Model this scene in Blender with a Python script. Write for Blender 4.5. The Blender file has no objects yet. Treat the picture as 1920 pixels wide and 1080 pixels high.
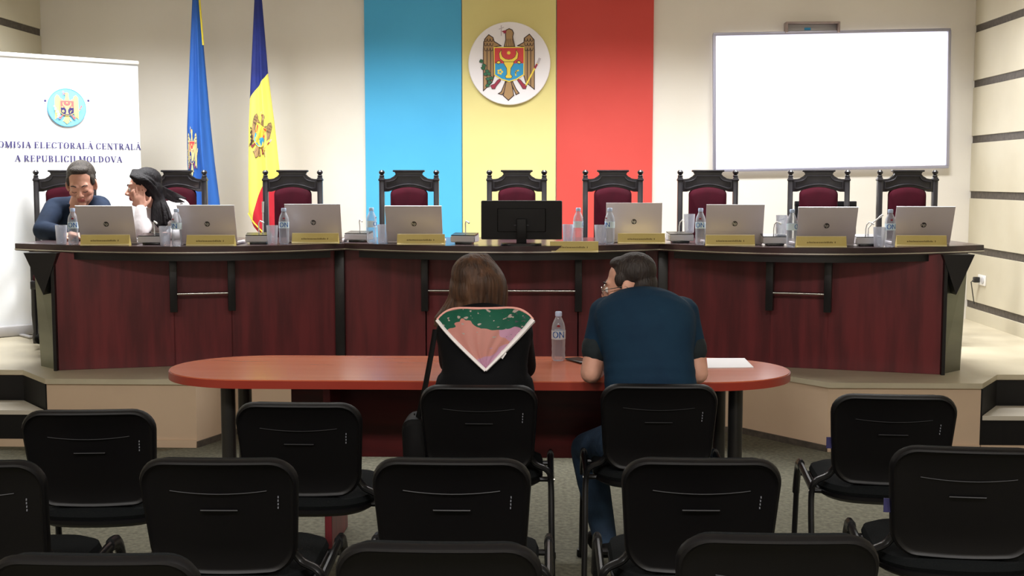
import bpy, bmesh, math, random
from mathutils import Vector as V, Matrix, Euler
random.seed(7)
PI = math.pi
sc = bpy.context.scene
C = sc.collection
# ------------------------------------------------------------------ camera
F = 2300.0; CAMH = 1.55
PITCH = math.atan(205 / F); YAW = math.atan(70 / F)
cam = bpy.data.cameras.new('camera'); camo = bpy.data.objects.new('camera', cam); C.objects.link(camo)
cam.sensor_width = 36; cam.lens = 36 * F / 1920; cam.clip_end = 100
camo.location = (0, 0, CAMH); camo.rotation_euler = (PI / 2 - PITCH, 0, YAW)
sc.camera = camo
# ------------------------------------------------------------------ world, exposure, lights
w = bpy.data.worlds.new('world'); sc.world = w; w.use_nodes = True
w.node_tree.nodes['Background'].inputs[0].default_value = (.75, .8, .95, 1)
w.node_tree.nodes['Background'].inputs[1].default_value = .05
sc.view_settings.view_transform = 'Standard'; sc.view_settings.look = 'None'
sc.view_settings.exposure = 0.33; sc.view_settings.gamma = 1; sc.view_settings.use_curve_mapping = False
DZ = .40; CEIL = 3.55
def area(name, loc, sx, sy, power, col=(1, .96, .88), rot=(0, 0, 0), spread=PI):
    l = bpy.data.lights.new(name, 'AREA'); l.shape = 'RECTANGLE'; l.size = sx; l.size_y = sy; l.energy = power; l.color = col
    l.spread = spread
    o = bpy.data.objects.new(name, l); C.objects.link(o); o.location = loc; o.rotation_euler = rot
    return o
LAMPS = [(-3.1, 8.4), (-1.25, 8.4), (.5, 8.4), (2.2, 8.4)]
for (lx, ly) in LAMPS:
    area('ceiling_lamp_light', (lx, ly, CEIL - .07), 1.1, .5, 62, (.965, .98, 1), spread=math.radians(128))
ROOM_LAMPS = [(-2.6, .9), (-.2, .9), (2.2, .9)]
for (lx, ly) in ROOM_LAMPS:
    area('ceiling_lamp_light', (lx, ly, CEIL - .07), 1.1, .5, 70, (1, .965, .94))
# ------------------------------------------------------------------ pixel to place helpers
_R = camo.rotation_euler.to_matrix()
def ray(px, py): return _R @ V(((px - 960) / F, -(py - 540) / F, -1))
def W(px, py, Y):
    d = ray(px, py); return V((0, 0, CAMH)) + d * (Y / d.y)
def G(px, py, z):
    d = ray(px, py); return V((0, 0, CAMH)) + d * ((z - CAMH) / d.z)
def X(px, Y, z=1.2):
    # x of the point seen at column px, at distance Y and height z
    Rt = _R.transposed(); c0 = Rt @ V((0, Y, z - CAMH)); c1 = Rt @ V((1, 0, 0)); k = (px - 960) / F
    return -(c0.x + k * c0.z) / (c1.x + k * c1.z)
# ------------------------------------------------------------------ materials
def lin(c):
    c = c / 255; return c / 12.92 if c <= .04045 else ((c + .055) / 1.055) ** 2.4
def rgb(r, g, b): return (lin(r), lin(g), lin(b), 1)
M = {}
def mat(name, col, rough=.5, metal=0, spec=.5, col2=None, scale=10, stretch=(1, 1, 1), bump=0, bscale=60, emit=0, trans=0, coat=0, detail=4, lo=.35, hi=.65):
    m = bpy.data.materials.new(name); m.use_nodes = True; nt = m.node_tree; b = nt.nodes['Principled BSDF']
    b.inputs['Base Color'].default_value = rgb(*col); b.inputs['Roughness'].default_value = rough
    b.inputs['Metallic'].default_value = metal; b.inputs['Specular IOR Level'].default_value = spec
    b.inputs['Coat Weight'].default_value = coat; b.inputs['Coat Roughness'].default_value = .15
    b.inputs['Transmission Weight'].default_value = trans
    if emit:
        b.inputs['Emission Color'].default_value = rgb(*col); b.inputs['Emission Strength'].default_value = emit
    tc = None
    def coords(st):
        nonlocal tc
        tc = tc or nt.nodes.new('ShaderNodeTexCoord')
        mp = nt.nodes.new('ShaderNodeMapping'); mp.inputs['Scale'].default_value = st
        nt.links.new(tc.outputs['Object'], mp.inputs[0]); return mp.outputs[0]
    if col2:
        n = nt.nodes.new('ShaderNodeTexNoise'); n.inputs['Scale'].default_value = scale; n.inputs['Detail'].default_value = detail
        nt.links.new(coords(stretch), n.inputs['Vector'])
        r = nt.nodes.new('ShaderNodeValToRGB'); r.color_ramp.elements[0].position = lo; r.color_ramp.elements[1].position = hi
        r.color_ramp.elements[0].color = rgb(*col); r.color_ramp.elements[1].color = rgb(*col2)
        nt.links.new(n.outputs['Fac'], r.inputs[0]); nt.links.new(r.outputs[0], b.inputs['Base Color'])
    if bump:
        n = nt.nodes.new('ShaderNodeTexNoise'); n.inputs['Scale'].default_value = bscale; n.inputs['Detail'].default_value = 3
        nt.links.new(coords(stretch), n.inputs['Vector'])
        bp = nt.nodes.new('ShaderNodeBump'); bp.inputs['Strength'].default_value = bump; bp.inputs['Distance'].default_value = .01
        nt.links.new(n.outputs['Fac'], bp.inputs['Height']); nt.links.new(bp.outputs[0], b.inputs['Normal'])
    M[name] = m; return m
mat('wall', (224, 219, 210), .75, spec=.2, col2=(220, 214, 204), scale=1.5, bump=.05, bscale=120)
mat('panel', (200, 193, 172), .55, spec=.35, col2=(192, 184, 162), scale=2)
mat('strip', (88, 80, 72), .6, spec=.3, col2=(70, 64, 58), scale=30)
mat('ceiling', (214, 210, 200), .9)
mat('carpet', (114, 111, 96), .95, spec=.1, col2=(90, 88, 76), scale=45, bump=.5, bscale=220, detail=8)
mat('dais_floor', (200, 190, 166), .42, spec=.4, col2=(186, 176, 152), scale=2.5, coat=.15)
mat('dais_face', (214, 188, 162), .6, spec=.3, col2=(206, 180, 154), scale=2)
mat('dais_trim', (206, 198, 184), .4, spec=.4)
mat('riser', (12, 10, 11), .6, spec=.3)
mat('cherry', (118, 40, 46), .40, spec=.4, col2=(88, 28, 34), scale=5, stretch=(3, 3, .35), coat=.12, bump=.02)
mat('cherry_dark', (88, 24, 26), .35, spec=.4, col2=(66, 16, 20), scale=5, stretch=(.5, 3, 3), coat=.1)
mat('table_top', (202, 108, 72), .24, spec=.5, col2=(194, 98, 64), scale=5, stretch=(.4, 3, 3), coat=.25)
mat('table_edge', (150, 50, 36), .35)
mat('desk_black', (28, 26, 29), .35, spec=.4, coat=.1)
mat('desk_top', (72, 48, 50), .25, spec=.45, col2=(52, 38, 42), scale=4, stretch=(.4, 3, 3), coat=.15)
mat('desk_edge', (50, 46, 48), .3, coat=.1)
mat('olive_metal', (120, 122, 104), .38, metal=.55, col2=(92, 92, 78), scale=1.6, stretch=(.4, .4, 2.2))
mat('chrome', (215, 212, 206), .22, metal=1)
mat('column', (70, 68, 66), .35, metal=.8)
mat('black_plastic', (5, 4, 6), .45, spec=.3)
mat('tray_grey', (150, 134, 130), .5)
mat('gloss_black', (20, 20, 22), .25, spec=.6)
mat('black_fabric', (16, 18, 19), .9, spec=.1, bump=.3, bscale=300)
mat('dark_metal', (26, 26, 28), .3, metal=.4)
mat('grey_mark', (84, 86, 92), .5)
mat('blue_tag', (36, 33, 78), .6)
mat('throne_wood', (34, 32, 37), .34, spec=.45, col2=(24, 22, 26), scale=14, stretch=(1, 1, .3), coat=.2, bump=.05)
mat('velvet', (58, 5, 21), .85, spec=.12, col2=(44, 4, 15), scale=7)
mat('laptop', (202, 192, 194), .4, metal=.12)
mat('laptop_edge', (225, 224, 226), .3, metal=.5)
mat('screen_black', (10, 10, 13), .2)
mat('monitor', (8, 7, 9), .5, spec=.3)
mat('brass', (212, 192, 116), .45, metal=.05, col2=(204, 182, 100), scale=6)
mat('brass_light', (236, 222, 168), .35, metal=.2)
mat('ink', (108, 88, 36), .6)
mat('logo_dark', (60, 56, 58), .4)
mat('white_plastic', (232, 230, 226), .35)
mat('grey_plastic', (186, 184, 186), .4)
mat('white_paper', (240, 238, 240), .7)
mat('label_white', (214, 232, 242), .5)
mat('label_blue', (14, 96, 180), .5)
mat('cap_blue', (188, 206, 236), .35)
mat('red_logo', (150, 40, 52), .4)
mat('band_blue', (84, 176, 224), .8, spec=.15, col2=(80, 170, 218), scale=1.5)
mat('band_yellow', (222, 211, 146), .8, spec=.15, col2=(218, 206, 140), scale=1.5)
mat('band_red', (202, 80, 74), .8, spec=.15, col2=(197, 75, 69), scale=1.5)
mat('disc_white', (232, 228, 232), .6)
mat('e_brown', (168, 134, 92), .6); mat('e_dark', (62, 44, 44), .6); mat('e_red', (206, 62, 62), .6)
mat('e_blue', (46, 152, 206), .6); mat('e_yellow', (238, 212, 76), .6); mat('e_green', (40, 104, 72), .6)
mat('e_maroon', (152, 40, 66), .6); mat('e_grey', (190, 180, 186), .6)
mat('l_blue', (128, 200, 240), .6); mat('l_gold', (240, 222, 140), .6); mat('l_red', (226, 110, 110), .6); mat('l_ink', (58, 50, 112), .6); mat('l_white', (244, 240, 246), .6)
mat('banner_white', (244, 246, 248), .6, spec=.3, col2=(226, 234, 240), scale=1.3, lo=.45, hi=.75)
mat('flag_navy', (22, 40, 122), .75, col2=(18, 32, 104), scale=9); mat('flag_yellow', (236, 226, 98), .75); mat('flag_red', (190, 24, 44), .75)
mat('flag_blue', (30, 92, 176), .7, col2=(24, 80, 160), scale=6, stretch=(3, 3, .4)); mat('fringe', (226, 206, 60), .7)
mat('gold', (196, 160, 70), .35, metal=.8)
mat('board_frame', (176, 176, 196), .35, metal=.6)
mat('board_lit', (250, 250, 255), .5, emit=1.5)
mat('lamp_glow', (255, 246, 228), .5, emit=3)
mat('skin', (212, 160, 138), .5, spec=.35, col2=(204, 150, 128), scale=14)
mat('skin_pale', (222, 170, 150), .5, spec=.35, col2=(214, 160, 140), scale=14)
mat('lips', (170, 96, 88), .5)
mat('eye_white', (225, 220, 214), .3); mat('iris', (46, 34, 28), .3)
mat('hair_dark', (44, 34, 30), .55, spec=.4, col2=(30, 22, 20), scale=60, stretch=(1, 1, .12), bump=.6, bscale=160)
mat('hair_grey', (66, 58, 50), .6, spec=.35, col2=(44, 38, 34), scale=70, stretch=(1, 1, .3), bump=.6, bscale=200)
mat('hair_brown', (88, 60, 42), .55, spec=.3, col2=(50, 34, 25), scale=45, stretch=(1, 1, .1), bump=.6, bscale=130)
mat('hair_black', (22, 16, 20), .6, spec=.2, col2=(13, 9, 12), scale=60, stretch=(1, 1, .12), bump=.5, bscale=140)
mat('shirt_navy', (34, 46, 66), .85, spec=.15, col2=(26, 36, 54), scale=9, bump=.4, bscale=14)
mat('shirt_teal', (24, 50, 70), .85, spec=.15, col2=(20, 42, 62), scale=6, bump=.5, bscale=12)
mat('cuff_dark', (20, 30, 34), .9)
mat('cloth_black', (16, 16, 18), .9, spec=.12, bump=.4, bscale=14)
mat('cloth_white', (226, 220, 222), .85, bump=.4, bscale=16)
mat('jeans', (36, 60, 84), .85, col2=(28, 48, 70), scale=20, bump=.4, bscale=40)
mat('lace', (238, 232, 232), .8); mat('leather', (5, 4, 4), .65, spec=.12)
def glassm(name, col, rough=.03, alpha_mix=.8):
    m = bpy.data.materials.new(name); m.use_nodes = True; nt = m.node_tree; nt.nodes.clear()
    out = nt.nodes.new('ShaderNodeOutputMaterial'); mx = nt.nodes.new('ShaderNodeMixShader'); tr = nt.nodes.new('ShaderNodeBsdfTransparent')
    gl = nt.nodes.new('ShaderNodeBsdfPrincipled'); gl.inputs['Base Color'].default_value = rgb(*col); gl.inputs['Roughness'].default_value = rough; gl.inputs['Specular IOR Level'].default_value = .9
    lw = nt.nodes.new('ShaderNodeLayerWeight'); lw.inputs['Blend'].default_value = .35
    mr = nt.nodes.new('ShaderNodeMapRange'); mr.inputs['To Min'].default_value = 1 - alpha_mix; mr.inputs['To Max'].default_value = .95
    tr.inputs[0].default_value = (.93, .95, .97, 1)
    nt.links.new(lw.outputs['Facing'], mr.inputs['Value']); nt.links.new(mr.outputs[0], mx.inputs[0])
    nt.links.new(tr.outputs[0], mx.inputs[1]); nt.links.new(gl.outputs[0], mx.inputs[2]); nt.links.new(mx.outputs[0], out.inputs[0])
    M[name] = m
glassm('clear_plastic', (200, 204, 214), .08, .72)
glassm('glass', (222, 222, 230), .08, .72)
glassm('lens', (200, 210, 215), .03, .9)
# scarf: pink silk with green leaves toward its top edge and pale writing-like sprigs
def scarf_mat():
    m = bpy.data.materials.new('scarf'); m.use_nodes = True; nt = m.node_tree; b = nt.nodes['Principled BSDF']; b.inputs['Roughness'].default_value = .6
    tc = nt.nodes.new('ShaderNodeTexCoord'); L = nt.links.new; N = nt.nodes.new
    def noise(s, off):
        mp = N('ShaderNodeMapping'); mp.inputs['Location'].default_value = off; L(tc.outputs['UV'], mp.inputs[0])
        n = N('ShaderNodeTexNoise'); n.inputs['Scale'].default_value = s; n.inputs['Detail'].default_value = 2; L(mp.outputs[0], n.inputs['Vector']); return n.outputs['Fac']
    sp = N('ShaderNodeSeparateXYZ'); L(tc.outputs['UV'], sp.inputs[0])
    def ma(op, a, b_):
        n = N('ShaderNodeMath'); n.operation = op
        for i, x in enumerate((a, b_)):
            if isinstance(x, (int, float)): n.inputs[i].default_value = x
            else: L(x, n.inputs[i])
        return n.outputs[0]
    def mix(fac, a, c):
        n = N('ShaderNodeMix'); n.data_type = 'RGBA'; L(fac, n.inputs[0])
        if isinstance(a, tuple): n.inputs[6].default_value = a
        else: L(a, n.inputs[6])
        n.inputs[7].default_value = c; return n.outputs[2]
    top = ma('MULTIPLY', ma('SUBTRACT', sp.outputs['Y'], .62), 1.6)          # uv y: 0 tip .. 1 top
    g = ma('GREATER_THAN', ma('ADD', noise(3.4, (.4, .2, 0)), top), .62)
    lil = ma('GREATER_THAN', ma('ADD', noise(3, (5, 2, 0)), ma('MULTIPLY', ma('SUBTRACT', sp.outputs['X'], .5), .9)), .62)
    c0 = mix(lil, rgb(242, 172, 160), rgb(236, 182, 212))
    c1 = mix(g, c0, rgb(36, 118, 92))
    g2 = ma('GREATER_THAN', ma('ADD', noise(12, (3, 9, 0)), ma('MULTIPLY', top, .2)), .70)
    c2 = mix(g2, c1, rgb(220, 204, 196))
    edge = ma('GREATER_THAN', ma('ADD', noise(26, (1, 1, 4)), ma('MULTIPLY', ma('SUBTRACT', sp.outputs['X'], .62), .5)), .74)
    c3 = mix(edge, c2, rgb(112, 104, 116))
    L(c3, b.inputs['Base Color']); M['scarf'] = m
scarf_mat()
# ------------------------------------------------------------------ mesh builder
def smooth_obj(o, ang=40):
    me = o.data
    for p in me.polygons: p.use_smooth = True
    try: me.set_sharp_from_angle(angle=math.radians(ang))
    except Exception: pass
class MB:
    def __init__(s): s.bm = bmesh.new()
    def _new(s, f):
        n = len(s.bm.verts); r = f(); s.bm.verts.ensure_lookup_table(); return s.bm.verts[n:]
    def add(s, verts, faces, mx=None, mi=0):
        vs = [s.bm.verts.new((mx @ V(v)) if mx else v) for v in verts]
        for f in faces:
            try: s.bm.faces.new([vs[i] for i in f]).material_index = mi
            except ValueError: pass
        return s
    def box(s, c, d, rot=None, bev=0, seg=2):
        t = bmesh.new(); bmesh.ops.create_cube(t, size=1)
        for v in t.verts: v.co = V((v.co.x * d[0], v.co.y * d[1], v.co.z * d[2]))
        if bev: bmesh.ops.bevel(t, geom=list(t.edges), offset=bev, segments=seg, affect='EDGES', profile=.5)
        mx = Matrix.Translation(c) @ ((rot if isinstance(rot, Matrix) else Euler(rot).to_matrix()).to_4x4() if rot else Matrix())
        t.verts.index_update()
        s.add([v.co.copy() for v in t.verts], [[v.index for v in f.verts] for f in t.faces], mx); t.free(); return s
    def prism(s, poly, z0, z1, mx=None, bev=0):
        t = bmesh.new(); n = len(poly)
        a = [t.verts.new((p[0], p[1], z0)) for p in poly]; b = [t.verts.new((p[0], p[1], z1)) for p in poly]
        t.faces.new(a[::-1]); t.faces.new(b)
        for i in range(n): t.faces.new((a[i], a[(i + 1) % n], b[(i + 1) % n], b[i]))
        if bev:
            es = [e for e in t.edges if abs(e.verts[0].co.z - e.verts[1].co.z) < 1e-6]
            bmesh.ops.bevel(t, geom=es, offset=bev, segments=2, affect='EDGES', profile=.5)
        bmesh.ops.recalc_face_normals(t, faces=t.faces); t.verts.index_update()
        s.add([v.co.copy() for v in t.verts], [[v.index for v in f.verts] for f in t.faces], mx); t.free(); return s
    def tube(s, pts, r, n=10, cap=True, sx=1, sy=1, closed=False, up=None):
        pts = [V(p) for p in pts]; rs = r if isinstance(r, (list, tuple)) else [r] * len(pts); rings = []; m = len(pts)
        ref = V(up) if up else None
        for i, p in enumerate(pts):
            if closed: t = pts[(i + 1) % m] - pts[i - 1]
            else: t = pts[min(i + 1, m - 1)] - pts[max(i - 1, 0)]
            t.normalize()
            u = ref if ref is not None else (V((0, 0, 1)) if abs(t.z) < .9 else V((0, 1, 0)))
            a = t.cross(u).normalized(); b = a.cross(t).normalized()
            if ref is None: ref = b
            else:
                ref = b if up is None else ref
            rings.append([p + a * math.cos(2 * PI * k / n) * rs[i] * sx + b * math.sin(2 * PI * k / n) * rs[i] * sy for k in range(n)])
        vs = [v for r_ in rings for v in r_]; fs = []
        for i in range(m if closed else m - 1):
            for k in range(n):
                j = (i + 1) % m; fs.append((i * n + k, i * n + (k + 1) % n, j * n + (k + 1) % n, j * n + k))
        if cap and not closed: fs.append(tuple(range(n))[::-1]); fs.append(tuple((m - 1) * n + k for k in range(n)))
        return s.add(vs, fs)
    def lathe(s, prof, c=(0, 0, 0), n=16, cap=True, mx=None):
        vs = []; fs = []
        for (r, z) in prof:
            for k in range(n): vs.append(V((c[0] + r * math.cos(2 * PI * k / n), c[1] + r * math.sin(2 * PI * k / n), c[2] + z)))
        for i in range(len(prof) - 1):
            for k in range(n): fs.append((i * n + k, i * n + (k + 1) % n, (i + 1) * n + (k + 1) % n, (i + 1) * n + k))
        if cap: fs.append(tuple(range(n))[::-1]); fs.append(tuple((len(prof) - 1) * n + k for k in range(n)))
        return s.add(vs, fs, mx)
    def pillow(s, outline, prof, fn):
        # outline: closed 2D points about the origin; prof: list of (scale, depth); fn maps (a, b, depth) to 3D
        n = len(outline); vs = []; fs = []
        for (k, d) in prof:
            for (a, b) in outline: vs.append(V(fn(a * k, b * k, d)))
        m = len(prof)
        for i in range(m - 1):
            for k in range(n): fs.append((i * n + k, i * n + (k + 1) % n, (i + 1) * n + (k + 1) % n, (i + 1) * n + k))
        fs.append(tuple(range(n))[::-1]); fs.append(tuple((m - 1) * n + k for k in range(n)))
        return s.add(vs, fs)
    def grid(s, nu, nv, fn, mi=None):
        vs = [V(fn(i / nu, j / nv)) for j in range(nv + 1) for i in range(nu + 1)]; bv = [s.bm.verts.new(v) for v in vs]
        for j in range(nv):
            for i in range(nu):
                f = s.bm.faces.new([bv[j * (nu + 1) + i], bv[j * (nu + 1) + i + 1], bv[(j + 1) * (nu + 1) + i + 1], bv[(j + 1) * (nu + 1) + i]])
                if mi: f.material_index = mi(i / nu, j / nv)
        return s
    def build(s, name, m, parent=None, smooth=True, ang=40, recalc=True, loc=None):
        if recalc: bmesh.ops.recalc_face_normals(s.bm, faces=s.bm.faces)
        me = bpy.data.meshes.new(name); s.bm.to_mesh(me); s.bm.free()
        for x in (m if isinstance(m, (list, tuple)) else [m]): me.materials.append(M[x])
        o = bpy.data.objects.new(name, me); C.objects.link(o)
        if parent is not None: o.parent = parent
        if loc is not None: o.location = loc
        if smooth: smooth_obj(o, ang)
        return o
def rrect(wd, h, r, n=5, taper=1, bulge=0):
    pts = []
    for (cx, cy, a0) in ((wd / 2 - r, h / 2 - r, 0), (-wd / 2 + r, h / 2 - r, 90), (-wd / 2 + r, -h / 2 + r, 180), (wd / 2 - r, -h / 2 + r, 270)):
        for k in range(n + 1):
            a = math.radians(a0 + 90 * k / n); pts.append([cx + r * math.cos(a), cy + r * math.sin(a)])
    out = []
    for i, p in enumerate(pts):
        out.append(p); q = pts[(i + 1) % len(pts)]
        if math.hypot(p[0] - q[0], p[1] - q[1]) > .06:
            for k in range(1, 6): out.append([p[0] + (q[0] - p[0]) * k / 6, p[1] + (q[1] - p[1]) * k / 6])
    for p in out:
        t = (p[1] + h / 2) / h; p[0] *= taper + (1 - taper) * t
        if bulge and p[1] < 0: p[1] -= bulge * (1 - (2 * p[0] / wd) ** 2) * min(1, -2 * p[1] / h)
    return out
def tag(o, label=None, cat=None, group=None, kind=None):
    if label: o['label'] = label
    if cat: o['category'] = cat
    if group: o['group'] = group
    if kind: o['kind'] = kind
    return o
def thing(name, label, cat, loc=(0, 0, 0), rz=0, group=None):
    o = bpy.data.objects.new(name, None); C.objects.link(o); o.empty_display_size = .1
    o.location = loc; o.rotation_euler = (0, 0, rz); return tag(o, label, cat, group)
def copy_tree(o, parent=None):
    c = o.copy(); C.objects.link(c); c.parent = parent
    for ch in o.children: copy_tree(ch, c)
    return c
def place(o, label, loc, rz=0, first=[]):
    # the first call for a prototype moves it, later ones copy it
    if o.name in first: o = copy_tree(o)
    else: first.append(o.name)
    o.location = loc; o.rotation_euler = (0, 0, rz); o['label'] = label; return o
def text(body, size, m, name, parent, loc, rot=(PI / 2, 0, 0), ext=.0008, align='CENTER', sxy=(1, 1), bold=False):
    cu = bpy.data.curves.new(name, 'FONT'); cu.body = body; cu.size = size; cu.extrude = ext; cu.align_x = align; cu.align_y = 'CENTER'
    if bold: cu.offset = size * .012
    t = bpy.data.objects.new(name, cu); C.objects.link(t)
    bpy.context.view_layer.update(); dg = bpy.context.evaluated_depsgraph_get()
    me = bpy.data.meshes.new_from_object(t.evaluated_get(dg)); C.objects.unlink(t); bpy.data.objects.remove(t)
    me.transform(Matrix.Diagonal((sxy[0], sxy[1], 1, 1))); me.materials.clear(); me.materials.append(M[m])
    o = bpy.data.objects.new(name, me); C.objects.link(o); o.parent = parent; o.location = loc; o.rotation_euler = rot
    return o
# ------------------------------------------------------------------ room
YW = (CAMH - DZ) / math.tan(PITCH + math.atan((595 - 540) / F))      # back wall distance
XR = X(1811, YW, .5); XL = X(76, YW, 2.9)
YB = -1.2
MB().box(((XL + XR) / 2, (YB + YW) / 2, -.05), (XR - XL + .4, YW - YB + .4, .1)).build('floor', 'carpet')['kind'] = 'structure'
MB().box(((XL + XR) / 2, (YB + YW) / 2, CEIL + .05), (XR - XL + .4, YW - YB + .4, .1)).build('ceiling', 'ceiling')['kind'] = 'structure'
MB().box(((XL + XR) / 2, YW + .1, CEIL / 2), (XR - XL + .4, .2, CEIL)).build('wall_back', 'wall')['kind'] = 'structure'
MB().box(((XL + XR) / 2, YB - .1, CEIL / 2), (XR - XL + .4, .2, CEIL)).build('wall_front', 'wall')['kind'] = 'structure'
SZ = [W(1815, y, YW).z for y in (55, 158, 262, 365, 467, 568)]
gap = (SZ[0] - SZ[-1]) / 5
for nm, x, s in (('wall_left', XL, -1), ('wall_right', XR, 1)):
    wl = MB().box((x + s * .12, (YB + YW) / 2, CEIL / 2), (.2, YW - YB, CEIL)).build(nm, 'panel'); wl['kind'] = 'structure'
    zz = [SZ[0] + gap] + SZ + [SZ[-1] - gap]; th = .058
    edges = [CEIL] + zz + [0]
    for i in range(len(edges) - 1):
        a = edges[i] - (th / 2 if i else 0); b = edges[i + 1] + (th / 2 if i < len(edges) - 2 else 0)
        if a - b < .02: continue
        for k in range(3):
            L = (YW - YB) / 3; y0 = YB + k * L
            MB().box((x + s * .011, y0 + L / 2, (a + b) / 2), (.022, L - .004, a - b), bev=.002, seg=1).build('panel', 'panel', wl)
    for z in zz:
        MB().box((x + s * .016, (YB + YW) / 2, z), (.012, YW - YB, th)).build('dark_strip', 'strip', wl)
# ceiling lamps
lampp = thing('ceiling_lamp', 'recessed rectangular ceiling lamp over the platform', 'lamp')
f = MB()
for (cx, cy, dx, dy) in ((0, .28, 1.24, .05), (0, -.28, 1.24, .05), (.6, 0, .05, .52), (-.6, 0, .05, .52)): f.box((cx, cy, 0), (dx, dy, .05), bev=.005)
f.build('frame', 'white_plastic', lampp); MB().box((0, 0, .012), (1.16, .52, .01)).build('diffuser', 'lamp_glow', lampp)
for i, (lx, ly) in enumerate(LAMPS):
    o = place(lampp, 'recessed rectangular ceiling lamp over the platform, %s' % ('leftmost', 'second from left', 'third from left', 'rightmost')[i], (lx, ly, CEIL - .03)); o['group'] = 'ceiling lamps over the platform'
for i, (lx, ly) in enumerate(ROOM_LAMPS):
    o = place(lampp, 'recessed rectangular ceiling lamp over the audience, %s' % ('left', 'middle', 'right')[i], (lx, ly, CEIL - .03), 0, [lampp.name]); o['group'] = 'ceiling lamps over the audience'
# ------------------------------------------------------------------ platform
YF = (CAMH) / math.tan(PITCH + math.atan((843 - 540) / F))
YF2 = (CAMH) / math.tan(PITCH + math.atan((808 - 540) / F))
xa = X(368, YF, .2); xb = X(470, YF2, .2)
xc = X(1385, YF2, .2); xd = X(1552, YF, .2)
xs0 = X(88, YF, .3); xs1 = X(46, YF + .32, .35); xt0 = X(1839, YF, .3); xt1 = X(1869, YF + .3, .35)
YS = YF + .32
plan = [(XL, YS), (xs1, YS), (xs0, YF), (xa, YF), (xb, YF2), (xc, YF2), (xd, YF), (xt0, YF), (xt1, YS), (XR, YS), (XR, YW), (XL, YW)]
pl = MB().prism(plan, 0, DZ - .03).build('platform', 'dais_face', smooth=False); pl['kind'] = 'structure'; pl['label'] = 'low beige stage platform under the long curved desk'
big = [(XL, YS), (xs1, YS - .02), (xs0, YF - .02), (xa, YF - .02), (xb, YF2 - .02), (xc, YF2 - .02), (xd, YF - .02), (xt0, YF - .02), (xt1, YS - .02), (XR, YS), (XR, YW), (XL, YW)]
MB().prism(big, DZ - .03, DZ).build('platform_top', 'dais_floor', pl, smooth=False)
def face_strip(p, q, z0, z1, off, name, m):
    d = V((q[0] - p[0], q[1] - p[1], 0)); n = V((d.y, -d.x, 0)).normalized() * off
    c = (V((p[0], p[1], 0)) + V((q[0], q[1], 0))) / 2 + n / 2
    MB().box((c.x, c.y, (z0 + z1) / 2), (d.length, abs(off), z1 - z0), (0, 0, math.atan2(d.y, d.x))).build(name, m, pl)
face_strip((xa, YF), (xb, YF2), 0, .035, .012, 'skirting', 'strip'); face_strip((xb, YF2), (xc, YF2), 0, .035, .012, 'skirting', 'strip'); face_strip((xc, YF2), (xd, YF), 0, .035, .012, 'skirting', 'strip')
face_strip((xs0, YF), (xa, YF), 0, .045, .012, 'skirting', 'dais_face'); face_strip((xd, YF), (xt0, YF), 0, .045, .012, 'skirting', 'dais_face')
for p, q in (((XL, YS), (xs1, YS)), ((xs1, YS), (xs0, YF)), ((xt0, YF), (xt1, YS)), ((xt1, YS), (XR, YS))):
    face_strip(p, q, .01, DZ - .035, .008, 'riser', 'riser')
for (x0, x1, xi, x2) in ((XL, xs0 - .005, xs1, 0), (xt0 + .005, XR, xt1, 1)):
    poly = [(x0, YF), (x1, YF), (x1, YS - .01), (x0, YS - .01)]
    if x2 == 0: poly = [(x0, YF - .0), (x1, YF - .0), (xs1 + .0, YS - .02), (x0, YS - .02)]
    else: poly = [(x0, YF), (x1, YF), (x1, YS - .02), (xt1, YS - .02)]
    st = MB().prism(poly, 0, .19).build('step', 'riser', pl, smooth=False)
    MB().prism([(p[0], p[1] - (.02 if abs(p[1] - YF) < .01 else 0)) for p in poly], .19, .215).build('tread', 'dais_trim', st, smooth=False)
    MB().box(((x0 + x1) / 2, YF - .006, .022), (x1 - x0, .012, .044)).build('skirting', 'dais_face', st)
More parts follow.
